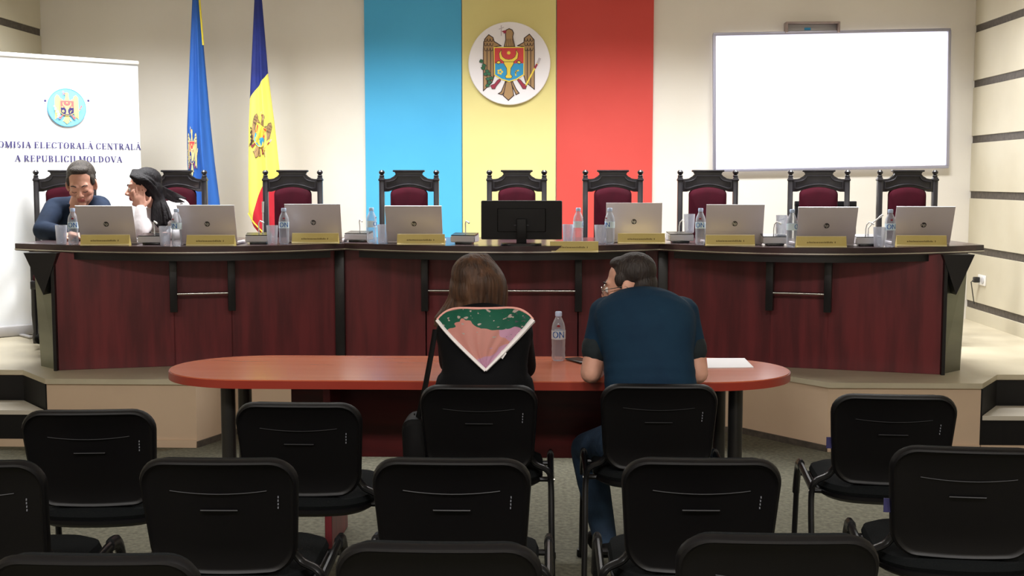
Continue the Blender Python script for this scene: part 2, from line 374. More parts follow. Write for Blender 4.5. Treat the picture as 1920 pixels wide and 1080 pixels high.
# ------------------------------------------------------------------ wall colour bands and emblem
def band(name, x0, x1, m, label):
    a = X(x0, YW, 2); b = X(x1, YW, 2)
    tag(MB().box(((a + b) / 2, YW - .012, (CEIL + DZ) / 2), (b - a, .022, CEIL - DZ - .02), bev=.002, seg=1).build(name, m), label, 'wall panel')
band('colour_panel', 685.5, 866, 'band_blue', 'tall sky-blue panel on the back wall, left stripe of the tricolour')
band('colour_panel', 867.5, 1042, 'band_yellow', 'tall pale yellow panel on the back wall behind the eagle roundel')
band('colour_panel', 1043.5, 1223.5, 'band_red', 'tall red panel on the back wall, right stripe of the tricolour')
def emb_shapes():
    # unit disc coordinates taken about the roundel's centre; entries: colour, kind, points, width
    S = []
    def p(col, pts, lw=0): S.append((col, 'poly', [((x - 722) / 418, -(y - 540) / 425) for x, y in pts], lw))
    def l(col, pts, wd, cl=False): S.append((col, 'closed' if cl else 'line', [((x - 722) / 418, -(y - 540) / 425) for x, y in pts], wd / 418))
    def pl_(col, pts, wd=9, oc='e_dark'): p(col, pts); l(oc, pts, wd, True)
    lw = [(457, 820), (457, 400), (462, 320), (482, 278), (513, 246), (556, 275), (568, 315), (640, 360), (572, 370), (578, 640), (545, 735)]
    rw = [(978, 806), (978, 400), (974, 300), (926, 242), (874, 282), (870, 325), (805, 360), (868, 370), (866, 650), (890, 735)]
    pl_('e_brown', lw); pl_('e_brown', rw)
    pl_('e_brown', [(682, 725), (640, 830), (610, 850), (650, 862), (690, 800), (704, 725)])
    pl_('e_brown', [(735, 725), (765, 800), (790, 860), (822, 845), (790, 800), (755, 725)])
    pl_('e_brown', [(690, 725), (660, 870), (713, 918), (768, 868), (742, 725)])
    for x in (495, 532): l('e_dark', [(x, 410), (x, 790 - (x - 457) * .9)], 8)
    for x in (560,): l('e_dark', [(x, 400), (x, 690)], 6)
    for x in (905, 940): l('e_dark', [(x, 400), (x, 745 + (x - 890) * .6)], 8)
    for y in (300, 345, 395):
        for x in (482, 512, 542): l('e_dark', [(x - 14, y - 12), (x - 10, y + 10), (x, y + 16), (x + 10, y + 10), (x + 14, y - 12)], 6)
        for x in (892, 920, 950): l('e_dark', [(x - 14, y - 12), (x - 10, y + 10), (x, y + 16), (x + 10, y + 10), (x + 14, y - 12)], 6)
    pl_('e_brown', [(670, 368), (686, 300), (684, 240), (690, 200), (720, 186), (752, 200), (765, 230), (756, 270), (778, 368)])
    for x in (700, 718, 736, 752): l('e_dark', [(x, 290), (x + (x - 722) * .3, 360)], 5)
    p('e_maroon', [(690, 200), (665, 205), (640, 215), (662, 222), (668, 238), (692, 226)])
    l('e_grey', [(640, 155), (640, 255)], 9); l('e_grey', [(618, 190), (664, 172)], 8)
    pl_('e_maroon', [(640, 690), (600, 712), (570, 750), (530, 765), (545, 800), (575, 800), (590, 770), (632, 720)], 5)
    pl_('e_maroon', [(800, 690), (840, 712), (865, 745), (900, 765), (890, 800), (860, 800), (840, 765), (805, 715)], 5)
    p('e_yellow', [(562, 372), (876, 372), (874, 660), (800, 706), (720, 730), (638, 706), (568, 660)])
    p('e_red', [(572, 382), (867, 382), (867, 540), (572, 540)])
    p('e_blue', [(576, 540), (866, 540), (864, 652), (794, 696), (720, 718), (644, 696), (578, 652)])
    hl_ = [(640, 405), (620, 440), (628, 490), (668, 522), (716, 524), (716, 503), (680, 496), (650, 473), (638, 440)]
    l('e_dark', hl_, 9, True); l('e_dark', [(1432 - x, y) for x, y in hl_], 9, True); p('e_yellow', hl_); p('e_yellow', [(1432 - x, y) for x, y in hl_])
    pl_('e_yellow', [(664, 524), (668, 545), (695, 590), (698, 650), (680, 672), (690, 692), (742, 692), (752, 672), (734, 650), (738, 590), (765, 545), (768, 524)], 5)
    pl_('e_yellow', [(585, 530), (615, 512), (640, 528), (612, 546)], 6); pl_('e_yellow', [(845, 530), (820, 512), (795, 526), (822, 546)], 6)
    p('e_yellow', [(716 + (23 if k % 2 else 13) * math.cos(k * PI / 8), 432 + (23 if k % 2 else 13) * math.sin(k * PI / 8)) for k in range(16)])
    for k in range(5): p('e_yellow', [(628 + 20 * math.cos(k * 1.257) + 12 * math.cos(t * 1.05), 626 + 20 * math.sin(k * 1.257) + 12 * math.sin(t * 1.05)) for t in range(6)])
    l('e_yellow', [(815, 612), (795, 618), (786, 636), (788, 662)], 13)
    for (x, y) in ((437, 515), (462, 560), (455, 590), (495, 620), (480, 650), (515, 645), (540, 690), (505, 700), (520, 735), (500, 765)):
        pl_('e_green', [(x + 22 * math.cos(t * 1.05 + x) * (1.2 if t % 2 else .8), y + 18 * math.sin(t * 1.05 + x)) for t in range(6)], 4)
    l('e_green', [(430, 500), (470, 590), (520, 680), (510, 760)], 6)
    l('e_yellow', [(893, 760), (1020, 515)], 15); l('e_grey', [(1012, 535), (1030, 495)], 24); l('e_maroon', [(985, 585), (1000, 556)], 20)
    return S
SH = emb_shapes()
def emb_build(parent, fn, cmap=None, names=None, cut=0, skip=(), layer=.0006):
    # fn(u, v, lift) -> 3D.  One mesh per colour of print.
    groups = {}
    for i, (col, kind, pts, wd) in enumerate(SH):
        if col in skip: continue
        col2 = (cmap or {}).get(col, col); ky = (col2, i if col in ('e_maroon', 'e_grey', 'e_red') else -1); mb = groups.setdefault(ky, bmesh.new()); h = layer * (i + 1) * .12 + .0006
        quads = []
        if kind == 'poly': quads.append(pts)
        else:
            n = len(pts); rng = range(n if kind == 'closed' else n - 1)
            for k in rng:
                a = V(pts[k]); b = V(pts[(k + 1) % n]); d = (b - a)
                if d.length < 1e-5: continue
                d.normalize(); nn = V((-d.y, d.x)) * wd / 2; e = d * wd * .4
                quads.append([a - nn - e, b - nn + e, b + nn + e, a + nn - e])
        for q in quads:
            t = bmesh.new(); fc = t.faces.new([t.verts.new((x[0], x[1], h)) for x in q])
            bmesh.ops.triangulate(t, faces=[fc])
            if cut:
                for k in range(-cut, cut + 1):
                    g = list(t.verts) + list(t.edges) + list(t.faces); bmesh.ops.bisect_plane(t, geom=g, plane_co=(k / cut, 0, 0), plane_no=(1, 0, 0))
            t.verts.index_update()
            vs = [mb.verts.new(fn(v.co.x, v.co.y, v.co.z)) for v in t.verts]
            for f_ in t.faces: mb.faces.new([vs[v.index] for v in f_.verts])
            t.free()
    for (col, ix), b in groups.items():
        m = MB(); m.bm.free(); m.bm = b
        m.build((names or {}).get(col, 'emblem_print'), col, parent, smooth=False, recalc=False)
NM = {'e_brown': 'eagle', 'e_dark': 'outline', 'e_red': 'shield_top', 'e_blue': 'shield_base', 'e_yellow': 'bull_head', 'e_green': 'laurel_branch', 'e_maroon': 'crimson_print', 'e_grey': 'cross'}
ec = W(955, 119, YW - .05); er = (W(1032, 119, YW - .05) - ec).x
em = thing('emblem_roundel', 'round white emblem with brown eagle and shield on the yellow wall panel', 'emblem', (ec.x, YW - .03, ec.z))
MB().lathe([(er * .97, .0), (er, .004), (er, .018), (er * .985, .022)], n=64, mx=Matrix.Rotation(PI / 2, 4, 'X')).build('disc', 'disc_white', em, ang=30)
emb_build(em, lambda u, v, h: (u * er, -.022 - h, v * er), names=NM)
# ------------------------------------------------------------------ whiteboard
p00 = W(1337, 319, YW - .04); p11 = W(1781, 57, YW - .04)
bw = (p11.x - p00.x); p10 = W(1779, 313, YW - .04); p01 = W(1337, 64, YW - .04)
bh = ((p11.z - p10.z) + (p01.z - p00.z)) / 2; bc = (p00 + p11 + p10 + p01) / 4
wbt = thing('whiteboard', 'large bright projected whiteboard hung slightly askew on the right of back wall', 'whiteboard', (bc.x, YW - .03, bc.z))
wbt.rotation_euler = (0, -math.atan((57 - 64) / 445 * -1) , 0)
MB().box((0, 0, 0), (bw - .03, .02, bh - .03)).build('lit_surface', 'board_lit', wbt)
f = MB()
for (cx, cz, dx, dz) in ((0, bh / 2, bw + .02, .026), (0, -bh / 2, bw + .02, .026), (bw / 2, 0, .026, bh), (-bw / 2, 0, .026, bh)): f.box((cx, -.008, cz), (dx, .042, dz), bev=.005)
f.build('frame', 'board_frame', wbt)
sb0 = W(1472, 60, YW - .05); sb1 = W(1573, 45, YW - .05); scx = (sb0.x + sb1.x) / 2; sz = (sb0.z + sb1.z) / 2; sw = sb1.x - sb0.x; sh = sb1.z - sb0.z + .015
wb2 = thing('wall_tray', 'small framed shelf bracket above the whiteboard top edge', 'bracket', (scx, YW, sz))
MB().box((0, -.05, sh / 2 + .0), (sw, .1, .014), bev=.003).box((-sw / 2 + .007, -.05, 0), (.014, .1, sh), bev=.003).box((sw / 2 - .007, -.05, 0), (.014, .1, sh), bev=.003).build('frame', 'tray_grey', wb2)
MB().box((0, -.012, 0), (sw - .03, .02, sh - .01)).build('back_plate', 'grey_plastic', wb2)
MB().box((-.03, -.024, -.004), (.05, .006, .02)).build('sticker', 'e_blue', wb2)
# ------------------------------------------------------------------ wall socket
qs = [W(1835, 522, y) for y in (6, 7, 8, 9)]
yk = 7 * XR / X(1840, 7, .75)
so = thing('wall_socket', 'white double wall socket with black plug on the right wall', 'socket', (XR, yk, .75 + .0))
MB().box((-.006, 0, 0), (.012, .16, .082), bev=.004).build('plate', 'white_plastic', so)
MB().lathe([(.026, 0), (.028, .006), (.024, .008)], (0, 0, 0), 16, mx=Matrix.Translation((-.012, -.035, 0)) @ Matrix.Rotation(-PI / 2, 4, 'Y')).build('outlet', 'grey_plastic', so)
MB().box((-.035, .045, 0), (.05, .04, .045), bev=.008).tube([(-.05, .05, 0), (-.07, .06, -.02), (-.05, .09, -.08), (-.02, .12, -.2)], .004, 6).build('plug', 'gloss_black', so)
# ------------------------------------------------------------------ roll-up banner
b1 = G(272, 609, DZ); bz = W(272, 118, b1.y).z
b0 = G(0, 632, DZ); dirv = (b0 - b1).normalized(); a_ = X(-38, 8.6, 1.5)
# left end where its column is -38
L = 0
while True:
    q = b1 + dirv * L
    if q.x < X(-38, q.y, 1.5) or q.x < XL + .06: break
    L += .01
bl = b1 + dirv * L; BW = (b1 - bl).length; ang = math.atan2((b1 - bl).y, (b1 - bl).x)
mid = (b1 + bl) / 2
ban = thing('roll_up_banner', 'tall white roll-up banner with blue eagle logo standing at the left', 'banner', (mid.x, mid.y, DZ), ang)
BH = bz - DZ
MB().grid(12, 20, lambda u, v: ((u - .5) * BW, .006 * math.sin(v * 9), .07 + v * (BH - .07))).build('banner_sheet', 'banner_white', ban)
MB().box((0, .012, .04), (BW + .04, .12, .08), bev=.018).build('cassette', 'grey_plastic', ban)
MB().box((0, 0, BH), (BW + .01, .022, .03), bev=.008).build('top_rail', 'white_plastic', ban)
MB().tube([(0, .035, .06), (0, .03, BH)], .009, 8).build('support_pole', 'chrome', ban)
MB().box((-BW * .3, -.1, .01), (.04, .3, .012), bev=.003).box((BW * .3, -.1, .01), (.04, .3, .012), bev=.003).build('foot', 'grey_plastic', ban)
def onban(px, py):
    # local banner coordinates hit by a pixel ray
    d = ray(px, py); o = V((0, 0, CAMH)); n = V((-math.sin(ang), math.cos(ang), 0)); t = (V((mid.x, mid.y, 0)) - V((0, 0, 0))).dot(n) / d.dot(n)
    q = o + d * t - V((mid.x, mid.y, DZ)); return q.x * math.cos(ang) + q.y * math.sin(ang), q.z
lx, lz = onban(124.5, 202); lr = abs(onban(160.5, 202)[0] - lx); lrz = abs(onban(124.5, 166)[1] - lz)
MB().add([(lx + lr * math.cos(k * PI / 24), -.0075, lz + lrz * math.sin(k * PI / 24)) for k in range(48)], [tuple(range(48))]).build('logo_disc', 'l_blue', ban, smooth=False)
rr = MB(); rr.tube([(lx + lr * .98 * math.cos(k * PI / 24), -.008, lz + lrz * .98 * math.sin(k * PI / 24)) for k in range(48)], .0015, 4, closed=True).build('logo_ring', 'e_blue', ban)
emb_build(ban, lambda u, v, h: (lx + u * lr * .98, -.009 - h * 2, lz + v * lrz * .96), {'e_brown': 'l_gold', 'e_dark': 'l_gold', 'e_yellow': 'l_gold', 'e_red': 'l_red', 'e_blue': 'l_ink', 'e_green': 'l_white', 'e_maroon': 'l_red', 'e_grey': 'l_red'}, skip=('e_dark',), names={'l_gold': 'logo_eagle', 'l_red': 'logo_shield', 'l_ink': 'logo_shield', 'l_white': 'logo_branch'})
for (dx) in (84, 165):
    ax, az = onban(dx, 189); MB().lathe([(.009, 0), (.009, .001)], (0, 0, 0), 8, mx=Matrix.Translation((ax, -.006, az)) @ Matrix.Rotation(PI / 2, 4, 'X')).build('logo_dot', 'l_ink', ban)
TK, TN = .2, .09
def glyph(ch):
    s = []; ad = .8
    def st(x0, y0, x1, y1, w): s.append([(x0 - w / 2, y0), (x0 + w / 2, y0), (x1 + w / 2, y1), (x1 - w / 2, y1)])
    def bar(x0, x1, y, h=TN): s.append([(x0, y - h / 2), (x1, y - h / 2), (x1, y + h / 2), (x0, y + h / 2)])
    def sf(x, y): bar(x - .17, x + .17, y + (TN / 2 if y < .5 else -TN / 2))
    def stem(x, w=TK): st(x, 0, x, 1, w); sf(x, 0); sf(x, 1)
    def arc_(cx, cy, rx, ry, a0, a1, n=14):
        for k in range(n):
            q = []
            for t, sg in ((k, 1), (k + 1, 1), (k + 1, -1), (k, -1)):
                a = math.radians(a0 + (a1 - a0) * t / n); w = TN + (TK - TN) * abs(math.cos(a)); q.append((cx + (rx - (w if sg < 0 else 0)) * math.cos(a), cy + (ry - (w if sg < 0 else 0)) * math.sin(a)))
            s.append(q)
    if ch == ' ': return [], .35
    if ch == 'I': stem(.2); ad = .42
    elif ch in 'EL':
        stem(.2); bar(.2, .68, TN / 2); st(.68, 0, .66, .26, TN)
        if ch == 'E': bar(.2, .66, 1 - TN / 2); st(.65, 1, .65, .76, TN); bar(.2, .52, .52); st(.52, .4, .52, .64, TN)
        ad = .78
    elif ch == 'T': stem(.4); bar(.04, .76, 1 - TN / 2); st(.06, 1, .06, .74, TN); st(.74, 1, .74, .74, TN)
    elif ch == 'M': stem(.15, TN); stem(.93); st(.52, 0, .2, 1, TK); st(.52, 0, .88, 1, TN); ad = 1.12
    elif ch == 'N': stem(.15, TN); stem(.75, TN); st(.75, 0, .2, 1, TK); ad = .92
    elif ch in 'AĂ': st(.1, 0, .42, 1, TN); st(.74, 0, .44, 1, TK); bar(.2, .62, .36); sf(.1, 0); sf(.74, 0); ad = .86
    elif ch == 'V': st(.44, 0, .12, 1, TK); st(.44, 0, .76, 1, TN); sf(.12, 1); sf(.76, 1); ad = .86
    elif ch == 'O': arc_(.44, .5, .42, .52, 0, 360, 28); ad = .9
    elif ch == 'C': arc_(.44, .5, .42, .52, 42, 318, 22); st(.76, .72, .76, 1, TN); st(.76, .05, .76, .25, TN); ad = .86
    elif ch == 'S': arc_(.33, .74, .25, .28, 35, 270); arc_(.33, .27, .27, .29, -145, 90); ad = .68
    elif ch in 'RPB':
        stem(.2); bar(.2, .42, 1 - TN / 2); bar(.2, .42, .5); arc_(.4, .74, .28, .27, -90, 90)
        if ch == 'R': st(.74, 0, .4, .5, TK); sf(.78, 0)
        if ch == 'B': arc_(.42, .25, .31, .28, -90, 90); bar(.2, .42, TN / 2)
        ad = .86 if ch != 'P' else .74
    elif ch == 'D': stem(.2); bar(.2, .42, 1 - TN / 2); bar(.2, .42, TN / 2); arc_(.38, .5, .44, .5, -90, 90, 18); ad = .92
    elif ch == 'U': st(.16, .3, .16, 1, TK); st(.72, .3, .72, 1, TN); sf(.16, 1); sf(.72, 1); arc_(.43, .32, .34, .34, 180, 360); ad = .9
    if ch == 'Ă': arc_(.43, 1.3, .15, .17, 190, 350, 8)
    return s, ad + .08
def bantext(s, px0, px1, py, hpx):
    x0, z0 = onban(px0, py); x1, z1 = onban(px1, py); zt = onban((px0 + px1) / 2, py - hpx / 2)[1]; zb = onban((px0 + px1) / 2, py + hpx / 2)[1]
    gl = []; x = 0
    for ch in s: q, ad = glyph(ch); gl.append((x, q)); x += ad
    k = (x1 - x0) / x; hh = zt - zb
    for gx, q in gl:
        if not q: continue
        m = MB()
        for poly in q: m.add([(x0 + (gx + a) * k, -.0085, zb + b_ * hh) for a, b_ in poly], [tuple(range(4))])
        m.build('printed_letter', 'l_ink', ban, smooth=False, recalc=False)
bantext('COMISIA ELECTORALĂ CENTRALĂ', -17, 264, 273, 11.5)
bantext('A REPUBLICII MOLDOVA', 27, 229, 298, 11.5)
# ------------------------------------------------------------------ flags
def flag(name, label, Yf, edge, xpole, cols, zones, fringe=None, nt=72):
    # edge: list of (py, pxL, pxR); cloth is a folded cone
    bx = X(xpole, Yf, 1.5); root = thing(name, label, 'flag', (bx, Yf, DZ))
    zt = W(xpole, edge[0][0], Yf).z
    MB().lathe([(.16, 0), (.16, .02), (.12, .035), (.03, .05), (.02, .1)], n=24).build('stand', 'gold', root)
    MB().tube([(0, 0, .03), (0, 0, zt - DZ + .08)], .013, 10).build('pole', 'throne_wood', root)
    MB().lathe([(.013, 0), (.022, .02), (.018, .04), (.03, .07), (.002, .18)], (0, 0, zt - DZ + .07), 10).build('finial', 'gold', root)
    def at(py):
        for (a, b) in zip(edge, edge[1:]):
            if a[0] <= py <= b[0]:
                t = (py - a[0]) / (b[0] - a[0]); return a[1] + (b[1] - a[1]) * t, a[2] + (b[2] - a[2]) * t
        return edge[-1][1:]
    py0, py1 = edge[0][0], edge[-1][0]
    def surf(th, py):
        l, r = at(py); xl = X(l, Yf, 1.6) - bx; xr = X(r, Yf, 1.6) - bx; z = W((l + r) / 2, py, Yf).z - DZ
        c = (xl + xr) / 2; h = (xr - xl) / 2; t = (py - py0) / (py1 - py0)
        rad = 1 + .30 * min(1, t * 3) * math.cos(5 * th + .9) * abs(math.sin(th)) + .12 * min(1, t * 3) * math.cos(9 * th + 2) * abs(math.sin(th))
        return V((c + h * math.cos(th), -(h * .62 + .01) * math.sin(th) * rad, z))
    m = MB(); sections = [lambda x: py0] + zones + [lambda x: py1]; segs = 14
    for k in range(nt):
        for si in range(len(sections) - 1):
            for j in range(segs):
                q = []
                for (kk, jj) in ((k, j), (k + 1, j), (k + 1, j + 1), (k, j + 1)):
                    th = 2 * PI * kk / nt; x = math.cos(th)
                    a = sections[si](x); b = sections[si + 1](x); a = min(max(a, py0), py1); b = min(max(b, a), py1)
                    q.append(surf(th, a + (b - a) * jj / segs))
                vs = [m.bm.verts.new(v) for v in q]; m.bm.faces.new(vs).material_index = si
    bmesh.ops.remove_doubles(m.bm, verts=m.bm.verts, dist=1e-5)
    m.build('cloth', cols, root)
    if fringe:
        f_ = MB(); f_.tube([surf(fringe[0], fringe[1] + (fringe[2] - fringe[1]) * k / 12) + V((.004, -.004, 0)) for k in range(13)], .008, 6).build('fringe', 'fringe', root)
    return root, surf
YFL = YW - .45
fl1, s1 = flag('standing_flag', 'furled plain blue flag with gold emblem on an indoor pole, left of two', YFL, [(-30, 370, 379), (90, 362, 387), (240, 353, 397), (300, 352, 402), (383, 355, 411), (440, 356, 416)], 376, ['flag_blue'], [], (.25, -20, 85))
def sproj(s, pxc, pyc, wx, wz, rot=0, edge=None):
    def fn(u, v, h):
        c, s_ = math.cos(rot), math.sin(rot); a = u * c - v * s_; b = u * s_ + v * c
        return pxc + a * wx, pyc - b * wz, h
    return fn
def on_flag(s, Yf, root, pxc, pyc, wx, wy, rot, cut, cmap, lim=None, skip=()):
    bx = root.location.x
    def fn(u, v, h):
        c, sn = math.cos(rot), math.sin(rot); px = pxc + (u * c - v * sn) * wx; py = pyc - (u * sn + v * c) * wy
        # find th in (0, pi) whose column matches
        lo, hi = 0.02, PI - .02
        tx = X(px, Yf, 1.6) - bx
        for _ in range(20):
            mth = (lo + hi) / 2
            if s(mth, py).x > tx: lo = mth
            else: hi = mth
        q = s((lo + hi) / 2, py); return (q.x, q.y - .004 - h, q.z)
    emb_build(root, fn, cmap, cut=cut, skip=skip, names={**NM, 'l_gold': 'gold_emblem', 'l_white': 'gold_emblem'})
on_flag(s1, YFL, fl1, 366, 285, 13, 52, 0, 3, {'e_brown': 'l_gold', 'e_dark': 'flag_navy', 'e_yellow': 'l_gold', 'e_green': 'l_gold', 'e_grey': 'l_gold', 'e_blue': 'flag_navy'}, skip=())
fl2, s2 = flag('standing_flag', 'furled blue, yellow and red flag with eagle on an indoor pole, right of two', YFL, [(-30, 484, 494), (0, 483, 497), (140, 474, 506), (240, 468, 517), (320, 466, 524), (400, 465, 528), (425, 474, 528), (442, 488, 528)], 490,
               ['flag_navy', 'flag_yellow', 'flag_red'], [lambda x: 162 - 24 * x, lambda x: 362 - 46 * x - 14 * math.cos(4 * x)])
on_flag(s2, YFL, fl2, 493, 255, 27, 50, -.35, 4, {'e_green': 'e_dark'})
MB().tube([s2(PI - .15, 400) + V((0, -.006, 0)), s2(PI * .75, 415) + V((0, -.006, -.01)), s2(PI * .6, 441) + V((0, -.006, -.005))], .006, 5).build('fringe', 'fringe', fl2)
# ------------------------------------------------------------------ the long desk
DT = DZ + .755; TH = .045; FY = F
def lipY(py): return (CAMH - (DT - TH)) / math.tan(PITCH + math.atan((py - 540) / F))
desk = thing('curved_desk', 'long curved dark cherry and black panel desk on the platform', 'desk', (0, 7.8, DZ))
O = V((0, 7.8, DZ))
def top(pts, back, name='tabletop'):
    # pts: (px, lip py) along the front edge; smooth through them
    P = []
    xs = [p[0] for p in pts]
    n = 28
    for i in range(n + 1):
        x = xs[0] + (xs[-1] - xs[0]) * i / n
        # lagrange through the points
        y = 0
        for a, (xa_, ya_) in enumerate(pts):
            t = ya_
            for b, (xb_, yb_) in enumerate(pts):
                if a != b: t *= (x - xb_) / (xa_ - xb_)
            y += t
        Yq = lipY(y); P.append((X(x, Yq, DT) - O.x, Yq - O.y))
    poly = P + [(b[0] - O.x, b[1] - O.y) for b in back]
    return P, poly
YS1 = lipY(470); panY = (CAMH - DZ) / math.tan(PITCH + math.atan((676 - 540) / F))
sx1 = X(646, YS1, DT); sx2 = X(1237, YS1, DT)
lx0 = X(28, lipY(472), DT); rx0 = X(1845, lipY(472), DT)
PLf, polyL = top([(28, 471.5), (290, 478), (646, 470)], [(sx1, 8.3), (X(180, 8.0, DT), 8.15), (lx0 + .02, 7.95)])
PCf, polyC = top([(646, 470), (940, 476), (1237, 470)], [(sx2, 8.3), (sx1, 8.3)])
PRf, polyR = top([(1237, 470), (1590, 478.5), (1845, 471.5)], [(rx0 - .02, 7.95), (X(1690, 8.0, DT), 8.15), (sx2, 8.3)])
for poly in (polyL, polyC, polyR):
    MB().prism(poly, DT - TH - DZ, DT - DZ, bev=.004).build('tabletop', ['desk_top'], desk, ang=30)
# shadow gap beam below each top, following the curve
def curve_wall(P, inset, z0, z1, th, name, m):
    mb = MB(); n = len(P); q = []
    for i, p in enumerate(P):
        a = V(P[max(i - 1, 0)]); b = V(P[min(i + 1, n - 1)]); d = (b - a).normalized(); nn = V((-d.y, d.x))
        q.append((V(p) + nn * inset, V(p) + nn * (inset + th)))
    for i in range(n - 1):
        a, b = q[i]; c, d = q[i + 1]
        mb.add([(a.x, a.y, z0), (c.x, c.y, z0), (d.x, d.y, z0), (b.x, b.y, z0), (a.x, a.y, z1), (c.x, c.y, z1), (d.x, d.y, z1), (b.x, b.y, z1)],
               [(0, 1, 5, 4), (3, 2, 6, 7), (0, 1, 2, 3), (4, 5, 6, 7)] + ([(0, 3, 7, 4)] if i == 0 else []) + ([(1, 2, 6, 5)] if i == n - 2 else []))
    bmesh.ops.remove_doubles(mb.bm, verts=mb.bm.verts, dist=1e-5)
    return mb.build(name, m, desk, ang=30)
zt_ = DT - TH - DZ
for P in (PLf, PCf, PRf):
    curve_wall(P[1:-1], .03, zt_ - .042, zt_ + .002, .05, 'edge_beam', 'desk_black')
    curve_wall(P, -.004, zt_ + .006, zt_ + .012, .006, 'edge_band', 'chrome')
# front panels (plan points)
yEL = (CAMH - DZ) / math.tan(PITCH + math.atan((698 - 540) / F))
EL = V((X(107, yEL, .6), yEL, 0)); ER = V((X(1766, yEL, .6), yEL, 0))
S1 = V((X(640, panY, .7), panY, 0)); S2 = V((X(1241, panY, .7), panY, 0))
def seg_panel(A, B, t0, t1, name='front_panel', m='cherry', z0=0., z1=zt_, th=.03, off=0):
    a = A.lerp(B, t0); b = A.lerp(B, t1); d = b - a; c = (a + b) / 2; nrm = V((d.y, -d.x, 0)).normalized() * off
    return MB().box((c.x + nrm.x - O.x, c.y + nrm.y - O.y, (z0 + z1) / 2), (d.length + .012, th, z1 - z0), (0, 0, math.atan2(d.y, d.x)), bev=.002, seg=1).build(name, m, desk)
def tof(A, B, px):
    lo, hi = 0., 1.
    for _ in range(30):
        m_ = (lo + hi) / 2; q = A.lerp(B, m_); r = _R.transposed() @ V((q.x, q.y, .9 - CAMH))
        if 960 + F * r.x / -r.z < px: lo = m_
        else: hi = m_
    return lo
for (A, B, c0, c1, rodpy) in ((EL, S1, 325.5, 433.5, 549.5), (S1, S2, 799, 1084, 544.5), (S2, ER, 1446, 1554, 549.5)):
    t0, t1 = tof(A, B, c0), tof(A, B, c1)
    for (a, b) in ((0, t0), (t0, t1), (t1, 1)): seg_panel(A, B, a, b)
    zr = W((c0 + c1) / 2, rodpy, A.lerp(B, .5).y - .06).z - DZ; zb = W((c0 + c1) / 2, 583, A.lerp(B, .5).y - .06).z - DZ
    d = (B - A).normalized(); nn = V((d.y, -d.x, 0))
    ends = []
    for t in (t0, t1):
        q = A.lerp(B, t) + nn * .06 - O
        MB().box((q.x, q.y, (zb + zt_) / 2), (.044, .09, zt_ - zb), (0, 0, math.atan2(d.y, d.x)), bev=.003).build('bracket', 'desk_black', desk)
        ends.append(V((q.x, q.y, zr)) + nn * .03)
    MB().tube([ends[0], ends[1]], .0085, 10).lathe([(.013, -.004), (.013, .004)], tuple(ends[0]), 8).build('rail', 'chrome', desk)
for S in (S1, S2):
    q = S - O; MB().box((q.x, q.y - .02, zt_ / 2), (.06, .07, zt_), bev=.003).build('seam_post', 'desk_black', desk)
for s, E, pbx, ptx, gx0, gx1, gtip, edge in ((-1, EL, 77, 62, 44, 107, 81, 105), (1, ER, 1800, 1815, 1828, 1768, 1793, 1768)):
    yo = yEL + .16
    b = X(pbx, yo, .42); t = X(ptx, yo, 1.1)
    e = E.x
    m = MB(); th = .025
    vs = []
    for dy in (0, th):
        vs += [(e, yEL + dy - O.y, 0), (b, yo + dy - O.y, 0), (t, yo + dy - O.y, zt_), (e, yEL + dy - O.y, zt_)]
    m.add(vs, [(0, 1, 2, 3), (7, 6, 5, 4), (0, 4, 5, 1), (1, 5, 6, 2), (2, 6, 7, 3), (3, 7, 4, 0)]).build('end_panel', 'olive_metal', desk, smooth=False)
    MB().box((e, yEL - O.y - .012, zt_ / 2), (.022, .06, zt_), bev=.002, seg=1).build('corner_post', 'desk_black', desk)
    yg = yEL - .05; zg = W(gtip, 553, yg).z - DZ
    poly = [(X(gx0, yg, 1.1), zt_), (X(gx1, yg, 1.1), zt_), (X(gtip, yg, .9), zg)]
    mx = Matrix(((1, 0, 0, 0), (0, 0, 1, 0), (0, 1, 0, 0), (0, 0, 0, 1)))
    MB().prism(poly, yg - O.y, yg - O.y + .1, mx=mx).build('gusset', 'desk_black', desk, smooth=False)
# shelf and inner supports behind the fronts
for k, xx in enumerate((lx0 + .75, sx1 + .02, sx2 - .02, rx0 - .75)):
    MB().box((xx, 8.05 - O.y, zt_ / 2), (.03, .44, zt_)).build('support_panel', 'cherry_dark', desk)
def topz(px, py):
    p = G(px, py, DT); return p
# ------------------------------------------------------------------ carved high-back chairs
thr = thing('high_back_chair', '', 'chair', group='carved high-back chairs behind the long desk')
TH_H = W(1149, 319, 8.9).z - DZ; hw = .217
XZ = Matrix(((1, 0, 0, 0), (0, 0, 1, 0), (0, 1, 0, 0), (0, 0, 0, 1)))      # prism drawn in x,z with thickness along y
for s in (-1, 1):
    m = MB(); m.box((s * (hw - .019), .24, (TH_H - .05) / 2), (.037, .042, TH_H - .05), bev=.006)
    m.box((s * (hw - .019), .24, TH_H - .07), (.046, .05, .016), bev=.004)
    m.lathe([(.016, -.05), (.020, -.042), (.012, -.034), (.021, -.022), (.022, -.012), (.012, 0)], (s * (hw - .019), .24, TH_H), 10)
    m.build('back_post', 'throne_wood', thr)
def arc(x0, z0, x1, z1, bow, n=8): return [(x0 + (x1 - x0) * k / n, z0 + (z1 - z0) * k / n + bow * math.sin(PI * k / n)) for k in range(n + 1)]
half = [(.107, 0), (.107, -.014), (.094, -.02), (.096, -.03)] + [(.096 + .078 * (1 - math.cos(a * PI / 12)), -.03 - .034 * math.sin(a * PI / 12)) for a in range(1, 7)] + [(hw - .03, -.066), (hw - .03, -.155)]
outl = [(x, TH_H + z) for x, z in half] + [(x, z) for x, z in arc(.15, TH_H - .155, -.15, TH_H - .155, .032)] + [(-x, TH_H + z) for x, z in half[::-1]]
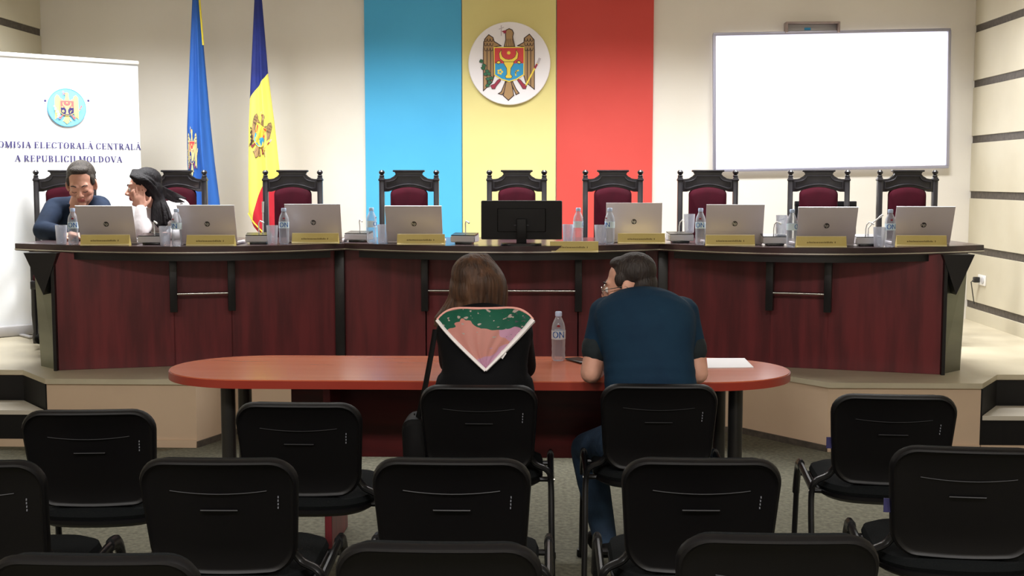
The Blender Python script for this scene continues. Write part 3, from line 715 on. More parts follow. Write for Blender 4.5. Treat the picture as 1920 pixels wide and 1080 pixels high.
MB().prism(outl, .225, .258, mx=XZ, bev=.004).build('crest_rail', 'throne_wood', thr, ang=25)
inner = [(.082, -.042), (.09, -.06), (.108, -.074), (.14, -.082), (.165, -.084), (.165, -.13)]
ipts = [(x, TH_H + z) for x, z in inner] + arc(.14, TH_H - .132, -.14, TH_H - .132, .03, 8) + [(-x, TH_H + z) for x, z in inner[::-1]]
MB().tube([(x, .222, z) for x, z in ipts], .0055, 6, closed=True, up=(0, 1, 0)).build('carved_moulding', 'throne_wood', thr)
MB().box((0, .235, TH_H - .006), (.23, .045, .014), bev=.004).build('crest_cap', 'throne_wood', thr)
vo = rrect(.27, .60, .03, 5)
for p in vo:
    if p[1] > .1: p[1] += .03 * (1 - (p[0] / .135) ** 2)
MB().pillow(vo, [(.9, .0), (1, .012), (1, .03), (.96, .048), (.85, .058), (.4, .066)], lambda a, b, d: (a, .262 - d, TH_H - .155 - .29 + b)).build('back_pad', 'velvet', thr)
MB().box((0, .24, TH_H - .76), (.38, .03, .07), bev=.005).build('lower_rail', 'throne_wood', thr)
MB().box((0, 0, .41), (.43, .44, .06), bev=.008).build('seat_frame', 'throne_wood', thr)
MB().pillow(rrect(.40, .40, .04), [(1, 0), (1, .03), (.95, .05), (.6, .06)], lambda a, b, d: (a, b - .01, .44 + d)).build('seat_pad', 'velvet', thr)
for s in (-1, 1):
    MB().box((s * .205, .06, .655), (.05, .36, .035), bev=.01).box((s * .205, -.09, .53), (.035, .035, .24), bev=.005).build('armrest', 'throne_wood', thr)
    MB().lathe([(.02, 0), (.026, .04), (.018, .08), (.026, .2), (.024, .38)], (s * .19, -.19, 0), 10).build('leg', 'throne_wood', thr)
TY = 8.9
throne_px = [(122, 'behind the navy-shirted man', .3), (333, 'behind the dark-haired woman', 0), (549, 'right beside the tricolour flag', .03), (767, 'in front of the blue wall panel', 0), (969, 'behind the black monitor', 0),
             (1149, 'in front of the red wall panel', 0), (1327, 'below the left end of the whiteboard', 0), (1535, 'below the whiteboard\'s middle, turned slightly', -.22), (1701, 'below the whiteboard\'s right end', .04)]
sp0 = X(1490, 9.5, 1.4); sp1 = X(1606, 9.5, 1.4); spz = W(1548, 377, 9.5).z - DZ
spc = thing('side_chair', 'plain low black chair mostly hidden behind a carved chair under the whiteboard', 'chair', ((sp0 + sp1) / 2, 9.5, DZ)); spw = (sp1 - sp0) / 2
MB().box((0, 0, spz - .022), (spw * 2, .03, .044), bev=.006).build('backrest', 'dark_metal', spc)
MB().box((0, -.2, .44), (spw * 1.9, .4, .05), bev=.01).build('seat', 'black_fabric', spc)
for s_ in (-1, 1):
    MB().box((s_ * (spw - .014), 0, spz / 2 - .02), (.026, .028, spz - .04), bev=.004).build('rear_leg', 'dark_metal', spc)
    MB().box((s_ * (spw - .02), -.37, .21), (.026, .026, .42), bev=.004).build('front_leg', 'dark_metal', spc)
FIRST = []
for px, l, rz in throne_px:
    t = place(thr, 'dark carved high-back chair, maroon pad, ' + l, (X(px, TY, 1.5) + .24 * math.sin(rz), TY - .24 * math.cos(rz), DZ), rz, FIRST)
# ------------------------------------------------------------------ things on the long desk
def frontY(px):
    for P, a, b in ((PLf, 28, 646), (PCf, 646, 1237), (PRf, 1237, 1845)):
        if a <= px <= b:
            x = X(px, 7.2, DT)
            best = min(P, key=lambda p: abs(p[0] - x * (p[1] + 7.8) / 7.2)); return best[1] + 7.8
    return 7.3
def on_desk(px, off): y = frontY(px) + off; return (X(px, y, DT), y, DT + .0005)
lap = thing('laptop', '', 'laptop', group='silver laptops on the long desk')
LW, LH = .345, .232; tl = math.radians(16)
MB().box((0, .12, .009), (LW, .24, .016), bev=.004).build('base', 'laptop', lap)
MB().box((0, .14, .0178), (LW * .86, .13, .002)).build('keyboard', 'screen_black', lap)
lid = MB().box((0, -.002, LH / 2), (LW, .007, LH), bev=.003).build('lid', 'laptop', lap, loc=(0, 0, .015)); lid.rotation_euler = (tl, 0, 0)
MB().box((0, -.002, LH / 2 + .0), (LW, .0075, .003)).build('lid_trim', 'laptop_edge', lid, loc=(0, 0, LH / 2 - .001))
MB().box((0, .0022, LH / 2), (LW * .94, .002, LH * .9)).build('screen', 'screen_black', lid)
lg = MB().lathe([(.0165, 0), (.0165, .0012)], (0, 0, 0), 20, mx=Matrix.Translation((0, -.0055, LH * .5)) @ Matrix.Rotation(PI / 2, 4, 'X')).build('logo', 'logo_dark', lid)
text('hp', .026, 'laptop_edge', 'logo_letters', lid, (-.001, -.0072, LH * .5 + .001), ext=.0003).data.transform(Matrix.Shear('XY', 4, (.25, 0)))
laps = [(205, 385, 'in front of the navy-shirted man, leftmost'), (392.5, 384, 'in front of the dark-haired woman, second from the left'), (590, 382, 'in front of the chair by the tricolour flag'), (778, 391, 'in front of the blue wall panel'),
        (1188, 380, 'before the red wall panel, right of the black monitor'), (1375.5, 383, 'below the left end of the whiteboard'), (1545.5, 388, 'below the middle of the whiteboard'), (1726, 396, 'lowest one at the right end of the desk')]
for px, py, l in laps:
    x, y, z = on_desk(px, .2); want = W(px, py, y - .06).z - z
    o = place(lap, 'open silver laptop, ' + l, (x, y, z), 0, FIRST)
    # lid tilt chosen so that the lid's top edge stands at the right height
    a = math.acos(max(.93, min(.995, (want - .017) / LH)))
    for ch in o.children:
        if ch.name.startswith('lid'): ch.rotation_euler = (a, 0, 0)
# monitor
x, y, z = on_desk(978, .14)
mo = thing('monitor', 'wide black computer monitor seen from behind at the desk centre', 'monitor', (x, y, z))
mw = X(1057, y, 1.4) - X(905, y, 1.4); mz0 = W(980, 449, y).z - z; mz1 = W(980, 376, y).z - z
mz0 = max(mz0, .03)
MB().pillow(rrect(mw, mz1 - mz0, .008), [(.98, 0), (1, .003), (1, .026), (.985, .032), (.6, .033), (.58, .045), (.3, .046)], lambda a, b, d: (a, .02 - d, (mz0 + mz1) / 2 + b)).build('housing', 'monitor', mo)
MB().box((0, .022, (mz0 + mz1) / 2), (mw - .02, .004, mz1 - mz0 - .02)).build('screen', 'screen_black', mo)
MB().box((0, -.04, (mz0 + mz1) / 4 + .01), (.06, .03, (mz0 + mz1) / 2), bev=.006).build('neck', 'monitor', mo)
MB().prism(rrect(.24, .15, .05), 0, .012, bev=.003).build('stand_base', 'gloss_black', mo, loc=(0, -.04, 0))
MB().box((0, -.0365, (mz0 + mz1) / 2 - .03), (.09, .002, .004)).build('back_mark', 'grey_mark', mo)
# nameplates
npw = .285
npl = thing('nameplate', '', 'nameplate', group='brass nameplates along the desk edge')
m = MB(); th = .003
m.add([(-npw / 2, -.02, 0), (npw / 2, -.02, 0), (npw / 2, 0, .062), (-npw / 2, 0, .062), (-npw / 2, .035, 0), (npw / 2, .035, 0), (npw / 2, .003, .06), (-npw / 2, .003, .06)],
      [(0, 1, 2, 3), (4, 5, 6, 7), (3, 2, 6, 7), (0, 3, 7, 4), (1, 2, 6, 5)]); m.build('plate', 'brass', npl, smooth=False, recalc=True)
MB().box((0, -.0205, .005), (npw, .004, .009), bev=.001, seg=1).build('foot_strip', 'brass_light', npl)
MB().box((0, .0015, .063), (npw, .006, .003)).build('top_edge', 'brass_light', npl)
rnd = random.Random(3); tm = MB(); xx = -.09
while xx < .085:
    wd = rnd.uniform(.003, .007); hgt = rnd.choice((.007, .007, .0095))
    if rnd.random() > .14:
        tm.box((xx + wd / 2, -.0118, .0285 + hgt / 2 - .0035), (wd * .75, .0016, hgt), (math.radians(-18), 0, 0))
    xx += wd + .0018
tm.build('engraved_name', 'ink', npl, smooth=False)
for (a, b, pt, l) in ((149, 247, 0, 'under the leftmost laptop'), (350, 441, 0, 'under the second laptop from the left'), (546, 637, 0, 'under the laptop by the tricolour flag'), (746, 833, 0, 'under the laptop before the blue wall panel'),
                      (1032, 1121, 1, 'hooked over the desk edge just right of the black monitor'), (1158, 1247, 0, 'under the laptop before the red wall panel'), (1324, 1414, 0, 'under the laptop below the left end of the whiteboard'), (1493, 1586, 0, 'under the laptop below the middle of the whiteboard'), (1680, 1774, 0, 'rightmost on the desk')):
    x, y, z = on_desk((a + b) / 2, .045); rz = math.radians(4) * ((1 if a < 300 else 0) - (1 if a > 1600 else 0))
    if pt: y = frontY(1076) - .004; x = X(1076.5, y, DT); z = DT - .038
    place(npl, 'brass nameplate ' + l, (x, y, z), rz, FIRST)
# water bottles
def bottle_proto(name, label):
    t = thing(name, label, 'bottle')
    r = .0305
    MB().lathe([(.012, .001), (r * .8, 0), (r * .97, .008), (r, .02), (r * .95, .035), (r, .05), (r * .96, .065), (r, .08), (r, .135), (r * .96, .15), (r * .85, .165), (r * .6, .182), (.0135, .193), (.013, .205)], n=20).build('bottle_wall', 'clear_plastic', t)
    MB().lathe([(.0145, .197), (.015, .2), (.015, .214), (.013, .217)], n=16).build('cap', 'cap_blue', t)
    lb = MB().lathe([(r + .0005, .096), (r + .0006, .135)], n=24, cap=False).build('label', 'label_white', t, recalc=False)
    tx = text('ON', .042, 'label_blue', 'label_letters', lb, (0, 0, 0), ext=0, sxy=(.84, .95), bold=True); tx.data.transform(Matrix.Shear('XY', 4, (.22, 0)))
    tx.rotation_euler = (0, 0, 0)
    for v in tx.data.vertices:
        a = v.co.x / r - PI / 2; v.co = V(((r + .0014) * math.cos(a), (r + .0014) * math.sin(a), .1155 + v.co.y))
    MB().lathe([(.007, 0), (.007, .001)], (0, 0, 0), 8, mx=Matrix.Translation((0, -r * .93, .155)) @ Matrix.Rotation(PI / 2 + .35, 4, 'X')).build('red_logo', 'red_logo', t)
    return t
bp = bottle_proto('water_bottle', '')
for px, off, l, rz in ((138, .1, 'beside the leftmost laptop', .3), (332, .1, 'between the dark-haired woman and her laptop', -.5), (533, .12, 'left of the laptop by the tricolour flag', .2), (697, .12, 'left of the laptop before the blue panel', 1.4), (1084, .24, 'right of the black monitor', 1.8),
                       (1143, .12, 'overlapping the laptop before the red panel', -.9), (1313, .12, 'left of the laptop below the whiteboard\'s left end', -.2), (1484, .1, 'left of the laptop below the whiteboard\'s middle', 1.2), (1668, .08, 'beside the rightmost nameplate', 0)):
    o = place(bp, 'clear water bottle with blue-and-white label, ' + l, on_desk(px, off), rz, FIRST); o['group'] = 'water bottles along the long desk'
gp = thing('drinking_glass', '', 'glass', group='drinking glasses along the long desk')
MB().lathe([(.026, 0), (.029, .004), (.035, .115), (.0335, .115), (.0275, .01), (.02, .008)], n=20, cap=True).build('glass_wall', 'glass', gp)
mic = thing('conference_microphone', '', 'microphone', group='microphone consoles on the long desk')
m = MB(); hwm = .075
m.add([(-hwm, -.055, .012), (hwm, -.055, .012), (hwm, -.055, .05), (-hwm, -.055, .05), (-hwm, .075, .012), (hwm, .075, .012), (hwm, .075, .062), (-hwm, .075, .062)], [(0, 1, 2, 3), (4, 5, 6, 7), (3, 2, 6, 7), (0, 1, 5, 4), (0, 3, 7, 4), (1, 2, 6, 5)])
bmesh.ops.bevel(m.bm, geom=list(m.bm.edges), offset=.004, segments=2, affect='EDGES'); m.build('console', 'grey_plastic', mic)
MB().prism([(-hwm + .002, -.05), (hwm - .002, -.05), (hwm - .002, .07), (-hwm + .002, .07)], 0, .004, mx=Matrix.Translation((0, 0, .056)) @ Matrix.Rotation(.092, 4, 'X')).build('top_plate', 'gloss_black', mic)
MB().box((0, 0, .006), (.1, .09, .012), bev=.003).build('foot', 'gloss_black', mic)
gn = MB().tube([(0, .03, .06), (0, .03, .10), (.002, .015, .125), (.012, -.005, .14), (.022, -.015, .135)], .0035, 8).build('gooseneck', 'white_plastic', mic)
MB().tube([(.02, -.013, .136), (.034, -.022, .127)], [.005, .006], 8).build('mic_head', 'white_plastic', mic)
mics = [(287, .22, 'between the two leftmost laptops', 0), (485, .2, 'beside the upright white stick microphone', .5), (672, .2, 'between the third and fourth laptops', -.6), (871, .22, 'left of the black monitor', -.5), (1275, .22, 'carrying an upturned glass, right of the centre', .4), (1452, .22, 'between the two laptops below the whiteboard', 0), (1625, .2, 'left of the rightmost bottle', 0)]
for px, off, l, rz in mics:
    place(mic, 'grey desk microphone console ' + l, on_desk(px, off), rz * .3, FIRST)
for px, off, up, l in ((115.5, .08, 0, 'left of the leftmost bottle'), (310, .1, 0, 'beside the second bottle from the left'), (511, .1, 0, 'left of the bottle by the tricolour flag'), (718, .1, 0, 'right of the bottle before the blue wall panel'), (1065, .3, 0, 'just right of the black monitor, behind'), (1125, .14, 0, 'left of the bottle before the red wall panel'),
                       (1292, .22, 1, 'standing on a microphone console'), (1465, .24, 1, 'on the console below the whiteboard\'s middle'), (1648, .08, 0, 'left of the rightmost bottle')):
    q = on_desk(px, off)
    o = place(gp, 'clear ribbed drinking glass ' + l, (q[0], q[1], q[2] + (.064 if up else 0)), 0, FIRST)
# separate long-necked microphones
def longmic(px0, off, pts, label):
    x, y, z = on_desk(px0, off); t = thing('gooseneck_microphone', label, 'microphone', (x, y, z)); P3 = [W(a, b, y) - V((x, y, z)) for a, b in pts]
    P3[0].z = .002
    MB().lathe([(.018, 0), (.018, .006), (.008, .014)], (P3[0].x, P3[0].y, 0), 12).build('mount', 'gloss_black', t)
    MB().tube(P3[:-1] + [P3[-1].lerp(P3[-2], .3)], .0042, 8).build('gooseneck', 'white_plastic', t); MB().tube([P3[-1].lerp(P3[-2], .35), P3[-1]], [.006, .007], 8).build('mic_head', 'white_plastic', t)
longmic(493, .34, [(493, 450), (493, 436), (493, 378)], 'upright white stick microphone below the tricolour flag')
longmic(1455, .34, [(1455, 450), (1455, 420), (1462, 412), (1478, 408)], 'white gooseneck microphone bending right, left of the middle-right laptop')
longmic(1627, .32, [(1627, 452), (1628, 428), (1636, 418), (1655, 403)], 'white gooseneck microphone rising to the right beside the rightmost bottle')
# ------------------------------------------------------------------ front table
TT = .75; tfy = G(960, 715, TT).y; tby = G(960, 668, TT).y; tmy = (tfy + tby) / 2
tlx = X(322, tmy, TT); trx = X(1480, tmy, TT)
tb = thing('meeting_table', 'long oval-ended orange cherry table in front of the platform', 'table', ((tlx + trx) / 2, tmy, 0))
hl = (trx - tlx) / 2; hd = (tby - tfy) / 2
# the left end is a shallow ellipse, as on the right
po = []
for k in range(25):
    a = -PI / 2 + PI * k / 24; po.append((hl - .42 + .42 * math.cos(a) ** .9 if math.cos(a) > 1e-6 else hl - .42, hd * math.sin(a)))
po += [(-x, y) for x, y in po[::-1]]
MB().prism(po, TT - .036, TT - .004, bev=.003).build('table_edge', 'table_edge', tb)
MB().prism([(x * .997, y * .994) for x, y in po], TT - .006, TT, bev=.0015).build('tabletop', 'table_top', tb)
ox = tb.location.x
pz = W(900, 862, tmy).z
pxl = X(543, tmy, .5) - ox; pxr = X(1255, tmy, .5) - ox
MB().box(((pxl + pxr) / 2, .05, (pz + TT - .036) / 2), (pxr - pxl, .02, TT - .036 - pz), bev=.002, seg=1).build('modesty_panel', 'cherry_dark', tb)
for lx in (X(612, tfy + .1, .1) - ox, X(1195, tfy + .1, .1) - ox):
    MB().box((lx, .0, (TT - .036) / 2), (.03, hd * 1.15, TT - .036), bev=.002, seg=1).build('end_support', 'cherry', tb)
for px, oy in ((429, -.17), (460, .16), (1378, -.17), (1347, .16)):
    x = X(px, tmy + oy, .5) - ox
    MB().lathe([(.045, 0), (.045, .012), (.030, .016), (.030, TT - .05), (.05, TT - .045), (.05, TT - .036)], (x, oy, 0), 20).build('leg', 'column', tb)
pa = G(1325, 673, TT); pb = G(1413, 691, TT)
pp = [G(1325, 673, TT), G(1396, 673, TT), G(1413, 690, TT), G(1327, 691, TT)]
tag(MB().prism([(p.x, p.y) for p in pp][::-1], TT + .0005, TT + .004).build('paper_sheet', 'white_paper', smooth=False), 'white sheet of paper lying on the right end of the front table', 'paper')
nb = bottle_proto('water_bottle', 'clear water bottle with ON label standing alone on the front table'); q = G(1047, 676, TT); nb.location = (q.x, q.y, TT + .0005)
q = G(1087, 678, TT)
phn = thing('smartphone', 'small black phone beside the left elbow of the man in blue', 'phone', (q.x, q.y, TT + .0005), .5)
MB().box((0, 0, .005), (.07, .14, .009), bev=.003).build('case', 'gloss_black', phn); MB().box((0, 0, .0098), (.062, .128, .001)).build('screen', 'screen_black', phn)
# ------------------------------------------------------------------ black visitor chairs
ch = thing('visitor_chair', '', 'chair', group='black visitor chairs in the audience')
BWD = .435; tau = math.radians(13); ZB = .81; PLn = .33
def bk(a, b, d):
    cy = .32 * a * a      # sides wrap forward
    return (a, -.195 - (b + PLn / 2) * math.sin(tau) + cy - d * math.cos(tau), ZB - PLn * math.cos(tau) + (b + PLn / 2) * math.cos(tau) - d * math.sin(tau))
bo = rrect(BWD, PLn, .072, 7, taper=.90, bulge=.012)
MB().pillow(bo, [(.96, -.004), (1, .0), (1.0, .012), (.985, .021), (.955, .024), (.93, .018), (.9, .015), (.5, .015)], bk).build('backrest_shell', 'black_plastic', ch)
MB().pillow(bo, [(.95, -.002), (.965, -.012), (.93, -.03), (.8, -.04), (.4, -.042)], bk).build('back_cushion', 'black_fabric', ch)
MB().tube([bk(a, PLn * .24 - .012 * (1 - (a / .15) ** 2), .0158) for a in [(-.13 + .26 * k / 10) for k in range(11)]], .0018, 5).build('moulded_rib', 'black_plastic', ch)
MB().tube([bk(a, PLn * .06, .0175) for a in (-.05, -.025, 0, .025, .05)], .0035, 6, sy=.8).build('hand_grip', 'black_plastic', ch)
mk = MB(); rnd = random.Random(5)
for k in range(4): p = bk(BWD * .36 + rnd.uniform(-.003, .003), PLn * .08 + .0105 * k - .0, .0162); mk.box(p, (.003, .0015, .006), (-tau, 0, 0))
mk.build('moulded_mark', 'grey_mark', ch, smooth=False)
so_ = [[x, y - (.055 * (1 - (x / .23) ** 2) if y < -.02 else 0) * min(1, -y / .15) if y < 0 else y] for x, y in rrect(.46, .41, .10, 6)]
MB().pillow(so_, [(.9, -.028), (1, -.012), (1, 0), (.97, .004)], lambda a, b, d: (a, b + .02, .435 + d + .18 * 0 + (.02 * (b > .1) * (.1 - b)))).build('seat_shell', 'black_plastic', ch)
MB().pillow(so_, [(.98, .0), (1, .012), (.97, .03), (.85, .042), (.4, .046)], lambda a, b, d: (a, b + .02, .437 + d - .25 * max(0, b - .12) ** 1.5)).build('seat', 'black_fabric', ch)
def crv(P, n=6):
    # catmull-rom through points
    P = [V(p) for p in P]; out = []
    for i in range(len(P) - 1):
        a, b, c, d = P[max(i - 1, 0)], P[i], P[i + 1], P[min(i + 2, len(P) - 1)]
        for k in range(n):
            t = k / n; out.append(.5 * ((2 * b) + (c - a) * t + (2 * a - 5 * b + 4 * c - d) * t * t + (3 * b - a - 3 * c + d) * t ** 3))
    return out + [P[-1]]
for s in (-1, 1):
    MB().tube(crv([(s * .265, .27, .0), (s * .262, .245, .25), (s * .26, .225, .40), (s * .26, .19, .45), (s * .26, .12, .462), (s * .26, -.05, .455), (s * .26, -.17, .45)]), .0145, 10, sx=.75, sy=1.15).build('front_leg', 'dark_metal', ch)
    MB().tube(crv([(s * .27, -.27, .0), (s * .265, -.22, .25), (s * .262, -.17, .42), (s * .25, -.175, .475), (s * .20, -.16, .50), (s * .17, -.17, .56), (s * .165, -.19, .66)]), .0145, 10, sx=.75, sy=1.15).build('rear_leg', 'dark_metal', ch)
    MB().tube(crv([(s * .262, .243, .33), (s * .26, .226, .405), (s * .26, .19, .452), (s * .26, .12, .464)]), .0195, 10, sx=.72, sy=1.15).build('corner_sleeve', 'gloss_black', ch)
    MB().lathe([(.017, 0), (.019, .004), (.018, .03)], (s * .265, .27, 0), 10).lathe([(.017, 0), (.019, .004), (.018, .03)], (s * .27, -.27, 0), 10).build('rubber_foot', 'black_plastic', ch)
    MB().lathe([(.006, 0), (.006, .004)], (0, 0, 0), 8, mx=Matrix.Translation((s * .272, -.165, .44)) @ Matrix.Rotation(PI / 2, 4, 'Y')).build('bolt', 'chrome', ch)
MB().tube([(-.26, -.12, .43), (.26, -.12, .43)], .01, 8).build('cross_bar', 'dark_metal', ch)
MB().tube([(-.26, .14, .43), (.26, .14, .43)], .01, 8).build('cross_bar', 'dark_metal', ch)
topoff = bk(0, PLn / 2, .01)
chairs = [(161, 771, 5, 'in the row nearest the table, far left'), (556, 757, -1, 'empty, just left of the seated woman\'s chair'), (897, 724, 0, 'occupied by the woman with the flowered scarf'), (1237, 722, 0, 'occupied by the man in the dark blue shirt'), (1680, 742, -4, 'empty, right of the table below the long desk end'),
          (-75, 868, 3, 'in the second row, cut off by the left picture edge'), (404, 863, 1, 'in the second row, second from the left'), (845, 863, 0, 'second row, directly behind the seated woman'), (1318, 863, 0, 'second row, directly behind the seated man'), (1822, 842, -6, 'second row, cut off by the right picture edge'),
          (168, 1047, 1, 'nearest row, only its top showing at bottom left'), (820, 1024, 0, 'nearest row, only its top showing at bottom centre'), (1463, 1008, 0, 'nearest row, only its top showing at bottom right')]
CH = {}
for px, py, rz, l in chairs:
    p = G(px, py, topoff[2]); r = math.radians(rz)
    o = place(ch, 'black visitor chair ' + l, (p.x - topoff[1] * -math.sin(r) * 1, p.y - topoff[1] * math.cos(r), 0), r, FIRST); CH[px] = o
for px in (1680, 1822):
    p = bk(-BWD * .474, -.02, .01)
    MB().box((p[0] - .006, p[1], p[2]), (.02, .003, .04), (0, 0, 0)).build('fabric_tag', 'blue_tag', CH[px], smooth=False)
# ------------------------------------------------------------------ people
_ICO = {}
def ico(n):
    if n not in _ICO:
        t = bmesh.new(); bmesh.ops.create_icosphere(t, subdivisions=n, radius=1); t.verts.index_update()
        _ICO[n] = ([v.co.copy() for v in t.verts], [[v.index for v in f.verts] for f in t.faces]); t.free()
    return _ICO[n]
def prim_mesh(prims):
    VS = []; FS = []
    def put(n, mx):
        v, f = ico(n); o = len(VS); VS.extend([mx @ p for p in v]); FS.extend([[o + i for i in q] for q in f])
    for p in prims:
        if p[0] == 'e':
            _, c, r, R = p; put(3, Matrix.Translation(c) @ (R.to_4x4() if R else Matrix()) @ Matrix.Diagonal((r[0], r[1], r[2], 1)))
        else:
            _, a, b, r0, r1 = p; a = V(a); b = V(b); d = b - a; L = d.length; small = max(r0, r1) < .025; n = 10 if small else 18
            if L > 1e-5:
                q = d.to_track_quat('Z', 'Y').to_matrix(); o = len(VS)
                for (c, r) in ((a, r0), (b, r1)):
                    for k in range(n): VS.append(c + q @ V((r * math.cos(2 * PI * k / n), r * math.sin(2 * PI * k / n), 0)))
                for k in range(n): FS.append([o + k, o + (k + 1) % n, o + n + (k + 1) % n, o + n + k])
                FS.append([o + k for k in range(n)][::-1]); FS.append([o + n + k for k in range(n)])
            for (c, r) in ((a, r0), (b, r1)): put(1 if small else 2, Matrix.Translation(c) @ Matrix.Diagonal((r, r, r, 1)))
    me = bpy.data.meshes.new('tmp'); me.from_pydata(VS, [], FS); return me
def blob(name, prims, m, root, vox=.006, it=3, fac=.5, pick=None, cutf=None):
    me = prim_mesh(prims); o = bpy.data.objects.new('tmp', me); C.objects.link(o)
    r = o.modifiers.new('r', 'REMESH'); r.mode = 'VOXEL'; r.voxel_size = vox; r.use_smooth_shade = True
    if it: s = o.modifiers.new('s', 'SMOOTH'); s.iterations = it; s.factor = fac
    bpy.context.view_layer.update(); dg = bpy.context.evaluated_depsgraph_get()
    nm = bpy.data.meshes.new_from_object(o.evaluated_get(dg)); C.objects.unlink(o); bpy.data.objects.remove(o); bpy.data.meshes.remove(me)
    if cutf:
        b = bmesh.new(); b.from_mesh(nm); bmesh.ops.delete(b, geom=[f for f in b.faces if cutf(f.calc_center_median())], context='FACES'); b.to_mesh(nm); b.free()
    nm.name = name; nm.materials.clear()
    for x in (m if isinstance(m, (list, tuple)) else [m]): nm.materials.append(M[x])
    if pick:
        for p in nm.polygons: p.material_index = pick(p.center)
    for p in nm.polygons: p.use_smooth = True
    nm.transform(Matrix.Translation(-V(root.location)))
    ob = bpy.data.objects.new(name, nm); C.objects.link(ob); ob.parent = root; return ob
def frame(fwd, up):
    f = V(fwd).normalized(); r = f.cross(V(up)).normalized(); u = r.cross(f).normalized(); return Matrix((r, f, u)).transposed()
def head_frame(yaw, pitch, roll=0):
    # yaw: 0 looks to +Y, positive turns to the person's left; pitch positive looks down
    return Matrix.Rotation(yaw, 3, 'Z') @ Matrix.Rotation(-pitch, 3, 'X') @ Matrix.Rotation(roll, 3, 'Y')
def head_prims(c, R, s, fem=False):
    P = []; J = .9 if fem else 1
    def e(x, y, z, a, b, d, rot=None): P.append(('e', c + R @ (V((x, y, z)) * s), (a * s, b * s, d * s), R @ rot if rot else R))
    def k(a, b, r0, r1): P.append(('c', c + R @ (V(a) * s), c + R @ (V(b) * s), r0 * s, r1 * s))
    e(0, -.018, .032, .074, .094, .082); e(0, .018, -.005, .064 * J, .073, .085); e(0, .03, -.062, .049 * J, .052, .045 * J); e(0, .066, -.096, .021, .019, .016)
    k((-.038, .071, .024), (-.012, .083, .019), .011, .011); k((.038, .071, .024), (.012, .083, .019), .011, .011)
    k((0, .083, .012), (0, .108, -.028), .0085, .0125)
    for q in (-1, 1):
        e(q * .013, .098, -.033, .0095, .011, .0085); e(q * .042, .058, -.026, .022, .022, .02)
        rt = Matrix.Rotation(q * -.35, 3, 'Z'); e(q * .077, -.004, -.006, .008, .021, .033, rt); e(q * .074, .004, -.03, .008, .01, .012)
        k((q * .024, .078, -.004), (q * .036, .073, -.004), .0125, .0115)
    k((-.02, .083, -.056), (0, .092, -.055), .0055, .0075); k((.02, .083, -.056), (0, .092, -.055), .0055, .0075)
    k((-.016, .083, -.067), (.016, .083, -.067), .0075, .0075); e(0, .086, -.067, .014, .01, .008)
    return P
def hand_prims(wr, d, n, side, curl=.35, s=1., spread=.10):
    # d: finger direction, n: back-of-hand normal, side: +1 thumb lies on d x n side
    d = V(d).normalized(); n = V(n); n = (n - d * n.dot(d)).normalized(); t = d.cross(n).normalized() * side; P = []
    R = Matrix((t, d, n)).transposed()
    P.append(('e', wr + d * .048 * s, (.040 * s, .052 * s, .0155 * s), R)); P.append(('c', wr, wr + d * .05 * s, .025 * s, .018 * s))
    for i, (off, L) in enumerate(((.030, .072), (.0105, .08), (-.0105, .074), (-.030, .058))):
        b = wr + d * (.082 - abs(off) * .15) * s + t * off * s; dd = (d + t * off * spread * 30 * .3).normalized(); r = .0083 * s
        P.append(('c', wr + d * .045 * s + t * off * .8 * s, b, .012 * s, .0092 * s))
        a = 0
        for kk, fr in enumerate((.45, .31, .24)):
            a += curl * (1 if kk else .7); q = b + (dd * math.cos(a) - n * math.sin(a)) * L * fr * s
            P.append(('c', b, q, r, r * .9)); b = q; r *= .9
    b = wr + d * .022 * s + t * .028 * s; q = b + (d * .62 + t * .7 - n * .25).normalized() * .042 * s; P.append(('c', wr + d * .015 * s, b, .018 * s, .0155 * s)); P.append(('c', b, q, .0135 * s, .0105 * s))
    P.append(('c', q, q + (d * .85 + t * .35 - n * .3).normalized() * .032 * s, .0105 * s, .0085 * s)); return P
def torso(J, k=0., lo=0., hi=1., wd=1.):
    # ellipsoids along pelvis - chest - neck, widened by k
    P = []; a, b, c = V(J['pel']), V(J['chest']), V(J['neck']); rs = (V(J['shR']) - V(J['shL'])).normalized(); rp = (V(J['hipR']) - V(J['hipL'])).normalized()
    pr = [(0, .170, .12, .08), (.2, .160, .115, .08), (.4, .155, .11, .08), (.6, .172, .118, .08), (.76, .18, .118, .07), (.88, .155, .095, .05), (.97, .09, .068, .035)]
    for i in range(17):
        t = i / 16 * .97
        if t < lo - .01 or t > hi + .01: continue
        q = [z for z in pr if z[0] <= t + 1e-6][-1]; q2 = ([z for z in pr if z[0] > t + 1e-6] or [pr[-1]])[0]; f_ = 0 if q2 is q or q2[0] == q[0] else (t - q[0]) / (q2[0] - q[0])
        w_, dp, hz = (q[i_] + (q2[i_] - q[i_]) * f_ for i_ in (1, 2, 3))
        p = (1 - t) ** 2 * a + 2 * t * (1 - t) * (b * 2 - (a + c) / 2) + t * t * c; tg = (2 * (1 - t) * ((b * 2 - (a + c) / 2) - a) + 2 * t * (c - (b * 2 - (a + c) / 2))).normalized()
        r = rp.lerp(rs, t).normalized(); f = tg.cross(r).normalized(); R = Matrix((r, f, tg)).transposed()
        P.append(('e', p, (w_ * wd + k, dp * wd + k, hz + k * .5), R))
    sl, sr = V(J['shL']), V(J['shR']); 
    if hi > .8:
        P.append(('c', sl, sr, .058 * wd + k, .058 * wd + k))
        for s in (sl, sr): P.append(('c', s.lerp(c, .15), c.lerp(s, .12) - V((0, 0, .015)), .055 * wd + k, .045 * wd + k))
        P.append(('c', sl.lerp(b, .3), sr.lerp(b, .3), .08 * wd + k, .08 * wd + k))
    return P
